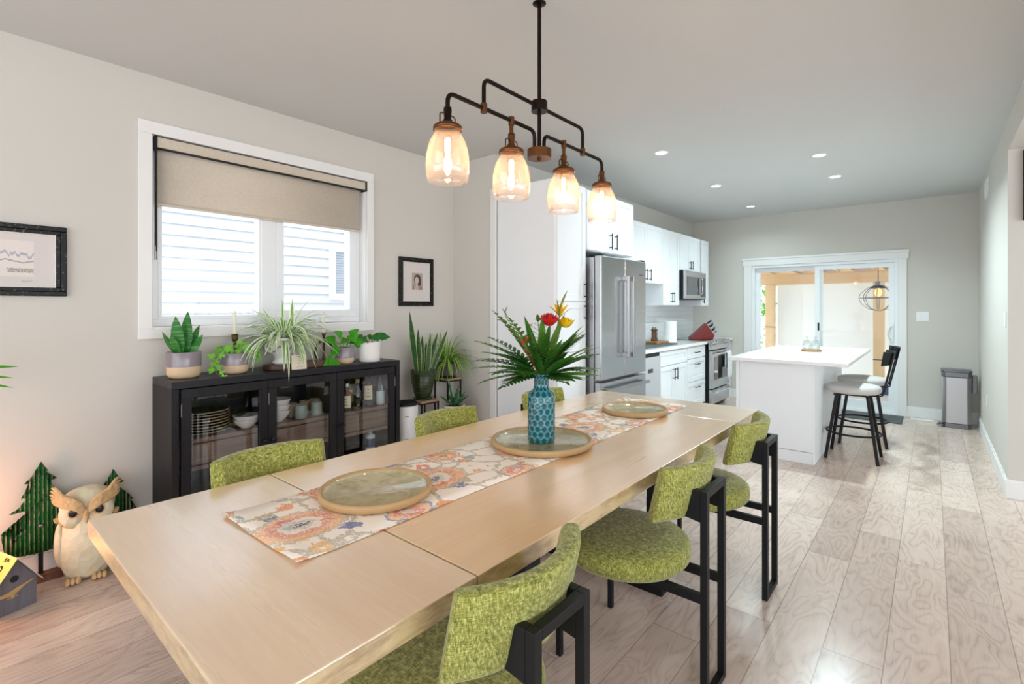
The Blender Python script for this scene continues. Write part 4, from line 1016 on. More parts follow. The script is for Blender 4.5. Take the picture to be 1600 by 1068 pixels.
def bottle(name, c, prof, mat, label, cap=None, lab=None, cat='bottle', fill=None):
    t = thing(name, label, cat, c, 'bottles in the right cabinet')
    m = MB(); m.lathe(prof, c, 24); m.build('glass_body', mat, t)
    if cap:
        r, z0, z1, cm = cap; m = MB(); m.lathe([(0, z0), (r, z0), (r*1.05, z1), (0, z1)], c, 16, smooth=False); m.build('stopper', cm, t)
    if lab:
        r, z0, z1, a0, a1, lm = lab; m = MB(); n = 12; vs = []; fs = []
        for i in range(n+1):
            a = a0+(a1-a0)*i/n
            for z in (z0, z1): vs.append((c[0]+(r+0.0012)*cos(a), c[1]+(r+0.0012)*sin(a), c[2]+z))
        m.add(vs, [(2*i, 2*i+2, 2*i+3, 2*i+1) for i in range(n)], True); lo = m.build('paper_label', lm, t)
        am = (a0+a1)/2; m = MB()
        for q in range(3):
            zc = z0+(z1-z0)*(0.25+0.25*q); hw = 0.35-0.08*q
            for i in range(5):
                a = am-hw+2*hw*i/5; a2 = a+2*hw/5*0.7
                m.bar((c[0]+(r+0.002)*cos(a), c[1]+(r+0.002)*sin(a), c[2]+zc), (c[0]+(r+0.002)*cos(a2), c[1]+(r+0.002)*sin(a2), c[2]+zc), 0.002, 0.006)
        m.build('print', M['ink'], lo)
    if fill:
        r, z1, fm = fill; m = MB(); m.lathe([(0, 0.004), (r, 0.004), (r, z1), (0, z1)], c, 20); m.build('contents', fm, t)
    return t
am0 = math.atan2(-1.95, 3.2)
bottle('liquor_bottle', (-3.185, 1.925, SZ), [(0, 0), (0.042, 0), (0.045, 0.01), (0.045, 0.12), (0.02, 0.145), (0.014, 0.15), (0.014, 0.175), (0, 0.176)], M['amber'], 'squat bottle with a cream label, leftmost behind the right glass door', (0.018, 0.176, 0.198, M['chrome']), (0.045, 0.03, 0.115, am0-0.9, am0+0.7, M['label']))
bottle('liquor_bottle', (-3.30, 2.02, SZ), [(0, 0), (0.026, 0), (0.027, 0.01), (0.027, 0.14), (0.011, 0.17), (0.011, 0.20), (0, 0.2)], M['amber'], 'slim yellow-labelled bottle standing behind the squat one in the right cabinet', (0.012, 0.2, 0.212, M['blackp']), (0.027, 0.04, 0.13, am0-0.9, am0+0.9, M['yel']))
bottle('liquor_bottle', (-3.25, 2.055, SZ), [(0, 0), (0.03, 0), (0.032, 0.01), (0.032, 0.12), (0.013, 0.155), (0.013, 0.18), (0, 0.18)], M['winegl'], 'dark bottle with a cork stopper in the middle of the right cabinet', (0.017, 0.18, 0.21, M['cork']))
bottle('liquor_bottle', (-3.235, 2.14, SZ), [(0, 0), (0.037, 0), (0.038, 0.01), (0.038, 0.16), (0.015, 0.19), (0.014, 0.25), (0, 0.25)], M['winegl'], 'wine bottle with a tall cream label behind the right glass door', None, (0.038, 0.05, 0.155, am0-0.8, am0+0.8, M['label']))
bottle('glass_jar', (-3.20, 2.222, SZ), [(0, 0), (0.034, 0), (0.036, 0.01), (0.036, 0.13), (0.02, 0.17), (0.02, 0.21), (0, 0.21)], M['clear'], 'clear glass jar of white powder, rightmost in the right cabinet', None, None, 'jar', (0.033, 0.10, M['white']))
t = thing('lotion_bottle', 'small white bottle with a blue label on the bottom shelf of the right cabinet', 'bottle', (-3.24, 2.16, 0.30))
m = MB(); m.lathe([(0, 0), (0.034, 0), (0.035, 0.01), (0.035, 0.12), (0.015, 0.135), (0, 0.136)], (-3.24, 2.16, 0.297), 24); m.build('bottle', M['white'], t)
m = MB(); m.cyl((-3.24, 2.16, 0.43), (-3.24, 2.16, 0.47), 0.014); m.build('cap', M['white'], t)
m = MB(); m.cyl((-3.24, 2.16, 0.33), (-3.24, 2.16, 0.395), 0.0358, n=24); tag(m.build('band', M['blue'], t), 'blue label band')
m = MB(); m.box(cx0+0.02, 1.834, 0.275, cx1-0.04, 2.306, 0.296); so = m.build('shelf', M['consoleh'], bpy.data.objects['console_cabinet'], bevel=0.002)
plate('serving_plate', (-3.22, 1.88, 0.30), 0.045, 0.05, M['tandish'], 'brown dish on the bottom shelf of the right cabinet', 'plate')

# ================================================================ PLANTS
def pot_thing(name, label, cat, c, r, h, rb=None, mat=None, mat2=None, split=0.5, group=None, soil=True, bulge=0.0):
    t = thing(name, label, cat, c, group); rb = rb or r
    k = lambda z: rb+(r-rb)*(z/h)
    if mat2:
        m = MB(); m.lathe([(0, 0), (rb*0.72, 0), (rb*0.9, h*0.06), (k(h*.2), h*0.18), (k(h*split), h*split)], c, 36); pb = m.build('pot_base', mat2, t)
        m = MB(); m.lathe([(k(h*split), h*split), (r, h*0.985), (r*0.985, h), (r*0.93, h*0.99), (r*0.92, h*0.8)], c, 36); m.build('pot', mat, t)
    else:
        m = MB(); m.lathe([(0, 0), (rb*0.85, 0), (rb, h*0.04), (k(h*.25)*(1+bulge*.7), h*0.25), (k(h*.5)*(1+bulge), h*0.5), (k(h*.78)*(1+bulge*.7), h*0.78), (r, h*0.985), (r*0.985, h), (r*0.92, h*0.99), (r*0.9, h*0.8)], c, 36); m.build('pot', mat, t)
    if soil:
        m = MB(); m.disc((c[0], c[1], c[2]+h*0.86), r*0.93); m.build('soil', M['soil'], t)
    return t
# snake plant on the console
c = (-3.30, 0.955, 0.975)
t = pot_thing('snake_plant', 'snake plant in a mauve and clay pot at the left end of the console', 'potted plant', c, 0.087, 0.15, 0.085, M['glaze'], M['clay'], 0.44)
for (dx, dy, L, w, lean, az) in [(0.0, 0.012, 0.25, 0.062, 0.03, 1.4), (0.01, -0.018, 0.225, 0.066, 0.12, -1.7), (-0.02, 0.025, 0.18, 0.042, 0.34, 1.5), (0.03, 0.025, 0.13, 0.042, 0.5, 1.3), (0.02, -0.025, 0.13, 0.04, 0.36, -1.6), (-0.03, -0.025, 0.155, 0.03, 0.5, -1.7)]:
    m = MB(); m.leaf((c[0]+dx, c[1]+dy, c[2]+0.13), (0.1*sin(lean)*cos(az), sin(lean)*sin(az), cos(lean)), L, w, 0.0, (0.55, 0.8, 0), 'sword' if False else 'lance', 9, 0.2); m.build('leaf', M['snake'], t, solid=0.002)

def ivy(t, c, vines, mat, L=0.035, seed=1):
    R2 = random.Random(seed); lf = MB(); st = MB()
    for path in vines:
        st.tube(path, 0.0018, 6)
        for i in range(len(path)-1):
            p, q = Vector(path[i]), Vector(path[i+1]); k = max(1, int((q-p).length/0.016))
            for j in range(k):
                b = p.lerp(q, j/k); a = R2.uniform(0, 2*PI); VW = Vector((0.8+R2.uniform(-.4, .4), -0.3+R2.uniform(-.4, .4), R2.uniform(0, .6))).normalized(); d = Vector((0.35*cos(a), cos(a), sin(a)*0.9)); d = (d-VW*d.dot(VW)).normalized(); l = L*R2.uniform(0.7, 1.25)
                e = b+d*0.012
                st.tube([b, e], 0.0008, 4)
                # three-lobed leaf
                for da, ll in ((0, 1.0), (0.8, 0.7), (-0.8, 0.7)):
                    dd = Matrix.Rotation(da, 3, VW) @ d; lf.leaf(e, dd, l*ll, l*0.40, 0.1, dd.cross(VW), 'lance', 3, 0.1)
    keep_clear(st).build('stem', M['stem'], t); keep_clear(lf).build('foliage', mat, t); return t
c = (-3.28, 1.222, 0.975)
t = pot_thing('ivy_plant', 'trailing ivy in a small mauve and clay pot near the left end of the console', 'potted plant', c, 0.076, 0.125, 0.074, M['glaze'], M['clay'], 0.42)
z = 0.975
ivy(t, c, [[(c[0], c[1]-0.02, z+0.11), (c[0]+0.02, c[1]-0.07, z+0.16), (c[0]+0.05, c[1]-0.12, z+0.12), (c[0]+0.08, c[1]-0.15, z+0.06), (c[0]+0.12, c[1]-0.14, z+0.02), (c[0]+0.155, c[1]-0.13, z-0.02)],
           [(c[0], c[1], z+0.11), (c[0]-0.02, c[1]-0.05, z+0.17), (c[0]-0.02, c[1]-0.10, z+0.16)],
           [(c[0]+0.01, c[1]+0.02, z+0.11), (c[0]+0.03, c[1]+0.07, z+0.15), (c[0]+0.05, c[1]+0.11, z+0.11), (c[0]+0.07, c[1]+0.13, z+0.05)],
           [(c[0], c[1], z+0.11), (c[0]+0.02, c[1]-0.01, z+0.16), (c[0]+0.04, c[1]+0.03, z+0.15)],
           [(c[0], c[1], z+0.11), (c[0]-0.01, c[1]+0.03, z+0.18), (c[0], c[1]+0.06, z+0.17)]], M['ivy'], 0.036, 3)

def candle_set(y, x, lab_h, lab_c, ring=False, hz=0.245):
    c = (x, y, 0.975); t = thing('candlestick', lab_h, 'candlestick', c, 'candlesticks on the console')
    m = MB()
    if ring: m.lathe([(0, 0), (0.045, 0), (0.045, 0.01), (0.014, 0.02), (0.01, 0.05), (0.009, 0.20), (0.013, 0.205), (0.014, hz), (0.009, hz), (0, hz-0.02)], c, 20)
    else: m.lathe([(0, 0), (0.045, 0), (0.045, 0.008), (0.012, 0.016), (0.009, 0.11), (0.032, 0.13), (0.032, 0.135), (0.009, 0.14), (0.009, 0.185), (0.018, 0.195), (0.02, 0.235), (0.009, 0.235), (0, 0.215)], c, 20)
    m.build('stem', M['brass_d'], t)
    if ring:
        m = MB(); m.tube([(x+0.0, y+0.065*cos(a), 0.975+0.09+0.075*sin(a)) for a in [2*PI*k/32 for k in range(32)]], 0.009, 10, closed=True); m.build('ring', M['brass_d'], t)
    top = 0.975+(hz if ring else 0.236)
    cd = thing('taper_candle', lab_c, 'candle', (x, y, top), 'taper candles')
    m = MB(); m.tube([(x, y, top-0.0), (x, y, top+0.13), (x, y, top+0.145)], [0.0095, 0.0085, 0.003], 14); m.build('wax', M['candle'], cd)
    m = MB(); m.cyl((x, y, top+0.145), (x, y, top+0.153), 0.001, n=6); m.build('wick', M['ink'], cd)
candle_set(1.262, -3.39, 'olive metal candlestick standing behind the ivy pot', 'white taper candle in the left candlestick')
candle_set(1.84, -3.34, 'olive metal candlestick with a ring-shaped body, right of the spider plant', 'white taper candle in the right candlestick', True, 0.22)

# slab with urn and variegated spider plant
m = MB(); pts = []
for k in range(28):
    a = 2*PI*k/28; rx_ = 0.095*(1+0.06*sin(3*a)); ry_ = 0.23*(1+0.05*sin(2*a+1))
    ex = abs(cos(a))**0.7*(1 if cos(a) > 0 else -1); ey = abs(sin(a))**0.7*(1 if sin(a) > 0 else -1); pts.append((-3.275+rx_*ex, 1.62+ry_*ey))
m.prism(pts, 0.976, 'z', 0.032); tag(m.build('wooden_board', M['darkslab'], origin=(-3.3, 1.62, 0.976), bevel=0.005), 'live-edge wooden board under the urn on the console', 'board')
c = (-3.29, 1.525, 1.009)
t = thing('spider_plant', 'large white-striped spider plant in a white urn in front of the window', 'potted plant', c)
m = MB(); m.lathe([(0, 0), (0.062, 0), (0.068, 0.012), (0.05, 0.03), (0.062, 0.05), (0.082, 0.09), (0.086, 0.15), (0.098, 0.165), (0.094, 0.172), (0.08, 0.165), (0.078, 0.14)], c, 36); ur = m.build('urn', M['ceram'], t)
for sy in (-1, 1):
    m = MB(); m.tube([(c[0], c[1]+sy*0.084, c[2]+0.13), (c[0], c[1]+sy*0.112, c[2]+0.135), (c[0], c[1]+sy*0.115, c[2]+0.10), (c[0], c[1]+sy*0.084, c[2]+0.08)], 0.007, 8); m.build('urn_handle', M['ceram'], ur)
m = MB(); m.tube([(c[0]+0.089*cos(a), c[1]+0.089*sin(a), c[2]+0.10+0.018*sin(a*7)) for a in [-1.2+1.5*k/30 for k in range(31)]], 0.0018, 6); tag(m.build('painted_scroll', M['ink'], ur), 'dark painted scrollwork')
m = MB(); m.disc((c[0], c[1], c[2]+0.15), 0.078); m.build('soil', M['soil'], t)
def spider(t, c, z, n, Lr, mat, seed, w=0.016, bend=(1.2, 3.0), asy=(0, 0), up=0.3, r0=0.03, num_parts=True, xlim=None):
    R2 = random.Random(seed)
    for i in range(n):
        a = 2*PI*i/n*5.13+R2.uniform(-.3, .3); el = R2.uniform(up, 1.35); L = R2.uniform(*Lr)
        d = Vector((cos(a)*cos(el)+asy[0], sin(a)*cos(el)+asy[1], sin(el)))
        if xlim is not None and c[0]+d.x*L*0.75 < xlim: d.x = abs(d.x)*0.6
        m = MB(); m.leaf((c[0]+r0*cos(a), c[1]+r0*sin(a), z), d, L, w*R2.uniform(.75, 1.25), R2.uniform(*bend), None, 'strap', 10, 0.25, R2.uniform(-.3, .3)); keep_clear(m).build('leaf', mat, t)
spider(t, c, c[2]+0.15, 108, (0.23, 0.39), M['spider'], 5, 0.025, (1.0, 3.4), up=0.1, xlim=-3.46)
m = MB(); m.leaf((c[0]+0.02, c[1]+0.045, c[2]+0.16), (0.0, 0.03, 1), 0.27, 0.042, 0.0, (0.6, 0.8, 0), 'lance', 9, 0.2); m.build('leaf', M['spider'], t)
# small tile with verse, leaning on the board
t = thing('verse_tile', 'small cream tile with handwritten lines standing at the front of the console', 'sign', (-3.145, 1.562, 0.976))
yr = Matrix.Translation((-3.145, 1.562, 0.976)) @ Matrix.Rotation(math.radians(-8), 4, 'Z') @ Matrix.Rotation(math.radians(-6), 4, 'Y')
m = MB(); m.box(-0.006, -0.047, 0.0, 0.006, 0.047, 0.096, yr); m.build('tile', plain('cream_tile', (232, 216, 196), 0.6, var=0.06, vs=30), t, bevel=0.003)
R3 = random.Random(5)
for j in range(6):
    m = MB(); z = 0.083-j*0.0135; hw = [0.012, 0.012, 0.010, 0.028, 0.008, 0.024][j]; pth = []
    nn = int(hw*900)
    for k in range(nn+1):
        y = -hw+2*hw*k/nn; pth.append(yr @ Vector((0.0066, y, z+R3.uniform(-.003, .003))))
    m.tube(pth, 0.0006, 5); m.build('handwriting', M['ink'], t)

def broad(t, c, z, specs, mat):
    sm = MB()
    for (az, el, reach, L, w) in specs:
        b = Vector((c[0]+0.01*cos(az), c[1]+0.01*sin(az), z)); e = b+Vector((cos(az)*cos(el), sin(az)*cos(el), sin(el)))*reach
        sm.tube([b, b.lerp(e, 0.5)+Vector((0, 0, 0.012)), e], 0.0022, 6)
        VW = Vector((0.75, -0.25+0.4*sin(az*3), 0.55)).normalized(); d = Vector((cos(az)*0.5, sin(az)*1.0, 0.45-0.5*cos(el*2.2))); m = MB(); m.leaf(e, d, L, w*1.15, 0.5, d.cross(VW), 'heart', 8, 0.12); keep_clear(m).build('leaf', mat, t)
    sm.build('stem', M['stem'], t)
c = (-3.235, 1.945, 0.975)
t = pot_thing('pothos_plant', 'trailing pothos in a small mauve and clay pot near the right end of the console', 'potted plant', c, 0.064, 0.118, 0.062, M['glaze'], M['clay'], 0.36)
broad(t, c, 1.08, [(1.6, 1.2, 0.10, 0.085, 0.06), (-1.2, 1.25, 0.09, 0.08, 0.065), (0.4, 1.0, 0.07, 0.08, 0.06), (2.2, 0.8, 0.08, 0.08, 0.055), (-0.5, 0.9, 0.06, 0.08, 0.06), (0.9, 0.6, 0.07, 0.09, 0.06), (-2.0, 0.8, 0.08, 0.08, 0.06), (-1.4, 0.6, 0.09, 0.085, 0.06), (1.3, 0.4, 0.06, 0.08, 0.055), (-1.0, 0.2, 0.075, 0.08, 0.06)], M['pothos'])
sm = MB(); pth = [(c[0]+0.03, c[1]-0.02, 1.085), (c[0]+0.05, c[1]-0.08, 1.07), (c[0]+0.06, c[1]-0.12, 1.02), (c[0]+0.07, c[1]-0.14, 0.995)]; sm.tube(pth, 0.0022, 6); sm.build('trailing_stem', M['stem'], t)
for (p, a) in ((pth[1], -1.2), (pth[2], -2.0), (pth[2], -0.4), (pth[3], -1.7), (pth[3], 0.4), (pth[3], -2.8)):
    m = MB(); m.leaf(p, (cos(a)*.3, sin(a), -0.2), 0.075, 0.064, 0.4, Vector((cos(a)*.3, sin(a), -0.2)).cross(Vector((0.75, -0.2, 0.5))), 'heart', 7, 0.12); keep_clear(m).build('leaf', M['pothos'], t)
c = (-3.215, 2.135, 0.975)
t = pot_thing('leafy_plant', 'low leafy plant in a white embossed pot at the right end of the console', 'potted plant', c, 0.083, 0.148, 0.078, M['ceram'])
broad(t, c, 1.10, [(1.5, 0.5, 0.10, 0.085, 0.06), (1.2, 0.9, 0.06, 0.09, 0.06), (-1.5, 0.8, 0.06, 0.08, 0.06), (-1.9, 0.4, 0.06, 0.09, 0.06), (0.3, 0.9, 0.05, 0.07, 0.06), (-0.8, 0.6, 0.06, 0.08, 0.06), (0.8, 0.6, 0.08, 0.07, 0.05), (2.6, 0.9, 0.05, 0.06, 0.05)], M['dkleaf'])
c = (-3.385, 2.075, 0.975)
pot_thing('white_pot', 'plain white pot standing half hidden behind the white embossed pot', 'pot', c, 0.055, 0.12, 0.05, M['white'])

# ---- stands, floor plants, purifier in the corner
def stand(label, x0, x1, y0, y1, h):
    t = thing('plant_stand', label, 'plant stand', ((x0+x1)/2, (y0+y1)/2, 0), 'nesting plant stands')
    m = MB(); m.box(x0, y0, h-0.018, x1, y1, h); m.build('top', M['standtop'], t, bevel=0.002)
    for x in (x0+0.006, x1-0.006):
        for y in (y0+0.006, y1-0.006):
            m = MB(); m.bar((x, y, 0), (x, y, h-0.018), 0.012, 0.012); m.build('leg', M['black'], t)
    m = MB()
    for z in (h-0.024, 0.012):
        m.bar((x0+.012, y0+0.006, z), (x1-.012, y0+0.006, z), 0.012, 0.012); m.bar((x0+.012, y1-0.006, z), (x1-.012, y1-0.006, z), 0.012, 0.012); m.bar((x0+0.006, y0+.012, z), (x0+0.006, y1-.012, z), 0.012, 0.012); m.bar((x1-0.006, y0+.012, z), (x1-0.006, y1-.012, z), 0.012, 0.012)
    m.build('rail', M['black'], t); return t
stand('black metal plant stand with wood top under the dark green pot', -3.40, -3.21, 2.63, 2.82, 0.60)
stand('tallest black metal plant stand, holding the grey-potted spider plant', -3.45, -3.27, 2.97, 3.14, 0.745)
stand('lowest black metal plant stand, holding the white pot of aloe', -3.25, -3.08, 2.86, 3.04, 0.42)
c = (-3.31, 2.725, 0.601)
t = pot_thing('snake_plant', 'tall snake plant in a dark green ribbed pot beside the console', 'potted plant', (c[0], c[1], c[2]+0.014), 0.105, 0.235, 0.068, M['potgreen'], bulge=0.09)
m = MB(); m.lathe([(0, 0), (0.075, 0), (0.085, 0.013), (0, 0.013)], c, 30); m.build('saucer', M['potgreen'], t)
for (dx, dy, L, w, lean, az, mat) in [(0.01, -0.07, 0.56, 0.05, 0.16, -1.6, 'snake2'), (0, -0.03, 0.40, 0.045, 0.06, -1.2, 'snake2'), (-0.02, 0.0, 0.34, 0.05, 0.03, 1, 'snake2'), (0.03, 0.02, 0.36, 0.045, 0.10, 1.2, 'snake2'), (-0.01, 0.05, 0.38, 0.045, 0.3, 1.5, 'snake2'), (0.02, 0.07, 0.42, 0.042, 0.42, 1.4, 'snake2'), (-0.03, 0.03, 0.28, 0.04, 0.12, 1.6, 'snake2')]:
    m = MB(); m.leaf((c[0]+dx, c[1]+dy, c[2]+0.20), (0.15*sin(lean), sin(lean)*(1 if az > 0 else -1), cos(lean)), L, w, 0.0, (0.62, 0.75, 0), 'sword', 10, 0.25); m.build('leaf', M[mat], t, solid=0.002)
c = (-3.36, 3.055, 0.746)
t = pot_thing('spider_plant', 'bushy green spider plant in a grey woven pot in the corner by the jog wall', 'potted plant', (c[0], c[1], c[2]+0.014), 0.088, 0.12, 0.06, M['potgrey'], bulge=0.1)
m = MB(); m.lathe([(0, 0), (0.068, 0), (0.075, 0.013), (0, 0.013)], c, 30); m.build('saucer', M['black'], t)
def spider2():
    R2 = random.Random(11)
    for i in range(84):
        a = 2*PI*i/84*5.13; el = R2.uniform(0.35, 1.35); L = R2.uniform(0.22, 0.38); dx, dy = cos(a)*cos(el), sin(a)*cos(el)
        if dx < 0: dx *= 0.3
        if dy > 0: dy *= 0.45
        m = MB(); m.leaf((c[0]+0.03*cos(a), c[1]+0.03*sin(a), c[2]+0.125), (dx, dy, sin(el)), L, R2.uniform(.011, .017), R2.uniform(1.6, 3.6), None, 'strap', 10, 0.25); keep_clear(m).build('leaf', M['spider2'], t)
spider2()
c = (-3.165, 2.955, 0.421)
t = pot_thing('aloe_plant', 'aloe in a plain white pot in front of the tall plant stand', 'potted plant', c, 0.092, 0.115, 0.085, M['ceram'])
for (az, el, L) in [(0.1, 0.7, 0.16), (0.9, 0.9, 0.15), (1.8, 1.25, 0.18), (2.6, 0.6, 0.14), (-0.6, 0.55, 0.16), (-1.4, 0.5, 0.19), (-2.2, 0.6, 0.15), (-2.6, 1.35, 0.30), (1.3, 0.45, 0.15), (3.1, 0.9, 0.13), (0.5, 1.3, 0.15)]:
    m = MB(); m.leaf((c[0]+0.01*cos(az), c[1]+0.01*sin(az), c[2]+0.10), (cos(az)*cos(el), sin(az)*cos(el), sin(el)), L, 0.03, -0.3 if el < 1 else 0.0, None, 'sword', 8, 0.3); m.build('leaf', M['aloe'], t, solid=0.005)
t = thing('air_purifier', 'white cylindrical air purifier with black top between console and plant stand', 'air purifier', (-3.235, 2.50, 0))
c = (-3.235, 2.485, 0)
m = MB(); m.lathe([(0, 0), (0.095, 0), (0.1, 0.01), (0.1, 0.585), (0.093, 0.60), (0.088, 0.60)], c, 40); m.build('housing', M['white'], t)
m = MB(); m.lathe([(0.098, 0.597), (0.098, 0.612), (0.088, 0.62), (0.062, 0.60), (0, 0.595)], c, 40); m.build('top_grille', M['blackp'], t)
aa = math.atan2(-c[1], -c[0])
def onpur(dy, z, w, h, mat, nm):
    a = aa+dy; p = Vector((c[0]+0.1005*cos(a), c[1]+0.1005*sin(a), z)); m = MB(); Mx = Matrix.Translation(p) @ Matrix.Rotation(a, 4, 'Z'); m.box(-0.001, -w/2, -h/2, 0.001, w/2, h/2, Mx); return m.build(nm, mat, t)
tag(onpur(0.12, 0.33, 0.026, 0.03, plain('blue_sticker', (66, 170, 214), 0.5), 'sticker'), 'blue sticker'); onpur(0.1, 0.52, 0.03, 0.006, M['steel_d'], 'nameplate')

# ================================================================ DINING TABLE
tx0, tx1, ty0, ty1, tz = -1.88, -0.80, 0.30, 3.26, 0.76
t = thing('dining_table', 'long light oak dining table with end leaves and black trestle base', 'table', (-1.34, 1.78, 0))
m = MB(); m.box(tx0, 0.823, tz-0.05, tx1, 2.807, tz); m.build('tabletop', M['table'], t, bevel=0.003)
for (a, b) in ((ty0, 0.819), (2.811, ty1)):
    m = MB(); m.box(tx0, a, tz-0.05, tx1, b, tz); m.build('leaf', M['tableend'], t, bevel=0.003)
for y in (1.26, 2.30):
    m = MB()
    m.box(-1.70, y-0.045, 0.0, -0.98, y+0.045, 0.045); m.box(-1.70, y-0.04, tz-0.10, -0.98, y+0.04, tz-0.052)
    m.box(-1.70, y-0.04, 0.045, -1.62, y+0.04, tz-0.10); m.box(-1.06, y-0.04, 0.045, -0.98, y+0.04, tz-0.10)
    m.build('trestle', M['black'], t, bevel=0.003)
m = MB(); m.box(-1.37, 1.31, 0.60, -1.31, 2.27, 0.70); m.build('stretcher', M['black'], t, bevel=0.003)
for x in (tx0+0.16, tx1-0.20):
    m = MB(); m.box(x, ty0+0.1, tz-0.075, x+0.04, ty1-0.1, tz-0.051); m.build('leaf_rail', M['black'], t)

# runner
m = MB(); nx, ny = 8, 60; vs = []
x0, x1, y0, y1 = -1.605, -1.165, 0.562, 3.09
for j in range(ny+1):
    for i in range(nx+1):
        u, v = i/nx, j/ny; z = tz+0.003
        e = max(0, 1-v*45); z += 0.006*e*(1 if u < 0.3 or u > 0.85 else 0.2)
        vs.append((x0+(x1-x0)*u+0.003*sin(v*19), y0+(y1-y0)*v+0.01*u, z))
m.add(vs, [(j*(nx+1)+i, j*(nx+1)+i+1, (j+1)*(nx+1)+i+1, (j+1)*(nx+1)+i) for j in range(ny) for i in range(nx)], True)
tag(m.build('table_runner', M['runner'], solid=0.002), 'cream table runner with orange and blue medallions along the middle of the dining table', 'table runner')

def platter(c, r, label):
    t = thing('platter', label, 'platter', c, 'round glazed platters on the runner')
    m = MB(); m.lathe([(0, 0), (r*0.93, 0), (r*0.985, 0.006), (r, 0.02), (r*0.985, 0.028), (r*0.94, 0.029), (r*0.915, 0.02), (r*0.9, 0.012), (0, 0.011)], c, 64); m.build('wooden_rim', M['rope'], t)
    m = MB(); m.lathe([(0, 0.0135), (r*0.88, 0.0135), (r*0.915, 0.022)], c, 64); m.build('glazed_face', M['platter'], t)
    return t
pz = tz+0.0048
platter((-1.40, 0.957, pz), 0.182, 'round olive-glazed platter with wooden rim nearest the camera')
platter((-1.342, 1.79, pz), 0.228, 'largest round olive-glazed platter, under the teal vase')
platter((-1.335, 2.69, pz), 0.19, 'round olive-glazed platter at the far end of the runner')
# vase
c = (-1.345, 1.79, pz+0.0142)
m = MB(); m.lathe([(0, 0), (0.054, 0), (0.060, 0.006), (0.062, 0.02), (0.062, 0.195), (0.059, 0.215), (0.045, 0.228), (0.036, 0.236), (0.034, 0.25), (0.034, 0.285), (0.038, 0.295), (0.045, 0.30), (0.043, 0.303), (0.030, 0.296), (0.030, 0.24)], c, 64)
tag(m.build('vase', M['vase'], origin=c), 'teal scalloped ceramic vase on the middle platter', 'vase')
t = thing('bouquet', 'mixed bouquet of dark leaves with red and yellow flowers in the teal vase', 'flowers', (c[0], c[1], c[2]+0.26))
bz = c[2]+0.285; rt = Vector((0.7627, 0.6468, 0)); fw = Vector((-0.6468, 0.7627, 0)); UPV = Vector((0, 0, 1))
def bd(a, b, h): return rt*a+fw*b+UPV*h     # right, away, up
B0 = Vector((c[0], c[1], bz)); RB = random.Random(21)
stems = [[B0+bd(0.012*cos(k*1.3), 0.012*sin(k*1.3), -0.1), B0+bd(0.02*cos(k*1.3), 0.02*sin(k*1.3), 0.03)] for k in range(9)]
m = MB()
for s_ in stems: m.tube(s_, 0.003, 6)
m.build('stem', M['stem'], t)
for (a, b, h, L, w, mat) in [(0.9, 0.0, 0.75, 0.28, 0.030, 'bouqB'), (1.0, 0.3, 0.55, 0.29, 0.028, 'bouqA'), (0.95, -0.3, 0.35, 0.27, 0.024, 'bouqB'), (0.75, 0.2, 1.0, 0.30, 0.026, 'bouqB'), (0.7, -0.2, 1.15, 0.30, 0.030, 'bouqA'), (0.15, -0.5, 1.3, 0.25, 0.036, 'bouqA'), (-0.3, -0.3, 1.3, 0.30, 0.034, 'bouqA'), (-0.5, 0.2, 1.2, 0.29, 0.034, 'bouqA'), (0.35, -0.6, 1.0, 0.24, 0.034, 'bouqA'),
                          (-0.15, -0.7, 0.8, 0.20, 0.034, 'bouqA'), (0.5, -0.6, 0.6, 0.22, 0.03, 'bouqA'), (-1.0, -0.1, 0.25, 0.24, 0.030, 'bouqB'), (-0.9, 0.3, 0.1, 0.22, 0.026, 'bouqA'), (-0.7, -0.5, 0.6, 0.2, 0.030, 'bouqA'), (0.55, -0.1, 0.85, 0.26, 0.034, 'bouqA'), (0.85, 0.1, 0.6, 0.30, 0.022, 'bouqB'), (0.2, 0.5, 1.2, 0.28, 0.034, 'bouqA'), (-0.35, -0.6, 1.0, 0.22, 0.032, 'bouqA'), (1.0, 0.0, 0.18, 0.26, 0.02, 'bouqB'), (0.0, -0.4, 1.5, 0.30, 0.034, 'bouqB'), (0.4, 0.4, 1.2, 0.33, 0.03, 'bouqB')]:
    m = MB(); m.leaf(B0+bd(0.01*a, 0.01*b, 0), bd(a, b, h), L, w*1.15, 0.35, None, 'lance', 9, 0.15, RB.uniform(-.6, .6)); m.build('strap_leaf', M[mat], t)
frond_later = []
def frond(a, b, h, L, mat, lw=0.019, ll=0.06, n=11, bend=0.5):
    d = bd(a, b, h).normalized(); p = B0+d*0.02; path = [p.copy()]; st = L/n; m = MB()
    for i in range(n):
        p = p+d*st; d = (d+Vector((0, 0, -bend/n))).normalized(); path.append(p.copy())
        side = d.cross(UPV).normalized(); k = sin(PI*(0.15+0.8*(i+1)/n))
        if i > 1:
            for s_ in (-1, 1): m.leaf(p, (side*s_+d*0.6+Vector((0, 0, 0.15))), ll*k+0.012, lw, 0.3, None, 'lance', 3, 0.1)
    m.tube(path, 0.0014, 5); m.leaf(p, d, ll*0.6, lw, 0.2, None, 'lance', 3); m.build('fern_frond', M[mat], t)
for k in range(34):
    an = RB.uniform(-0.25, PI+0.25); hh_ = max(-0.05, sin(an)); m = MB()
    m.leaf(B0+bd(0.01*cos(an), 0, 0.0), bd(cos(an), RB.uniform(-.8, .5), hh_*1.2+0.12), RB.uniform(0.13, 0.23), RB.uniform(0.026, 0.04), 0.3, None, 'lance', 7, 0.15, RB.uniform(-.9, .9)); m.build('strap_leaf', M[RB.choice(['bouqA', 'bouqA', 'bouqB'])], t)
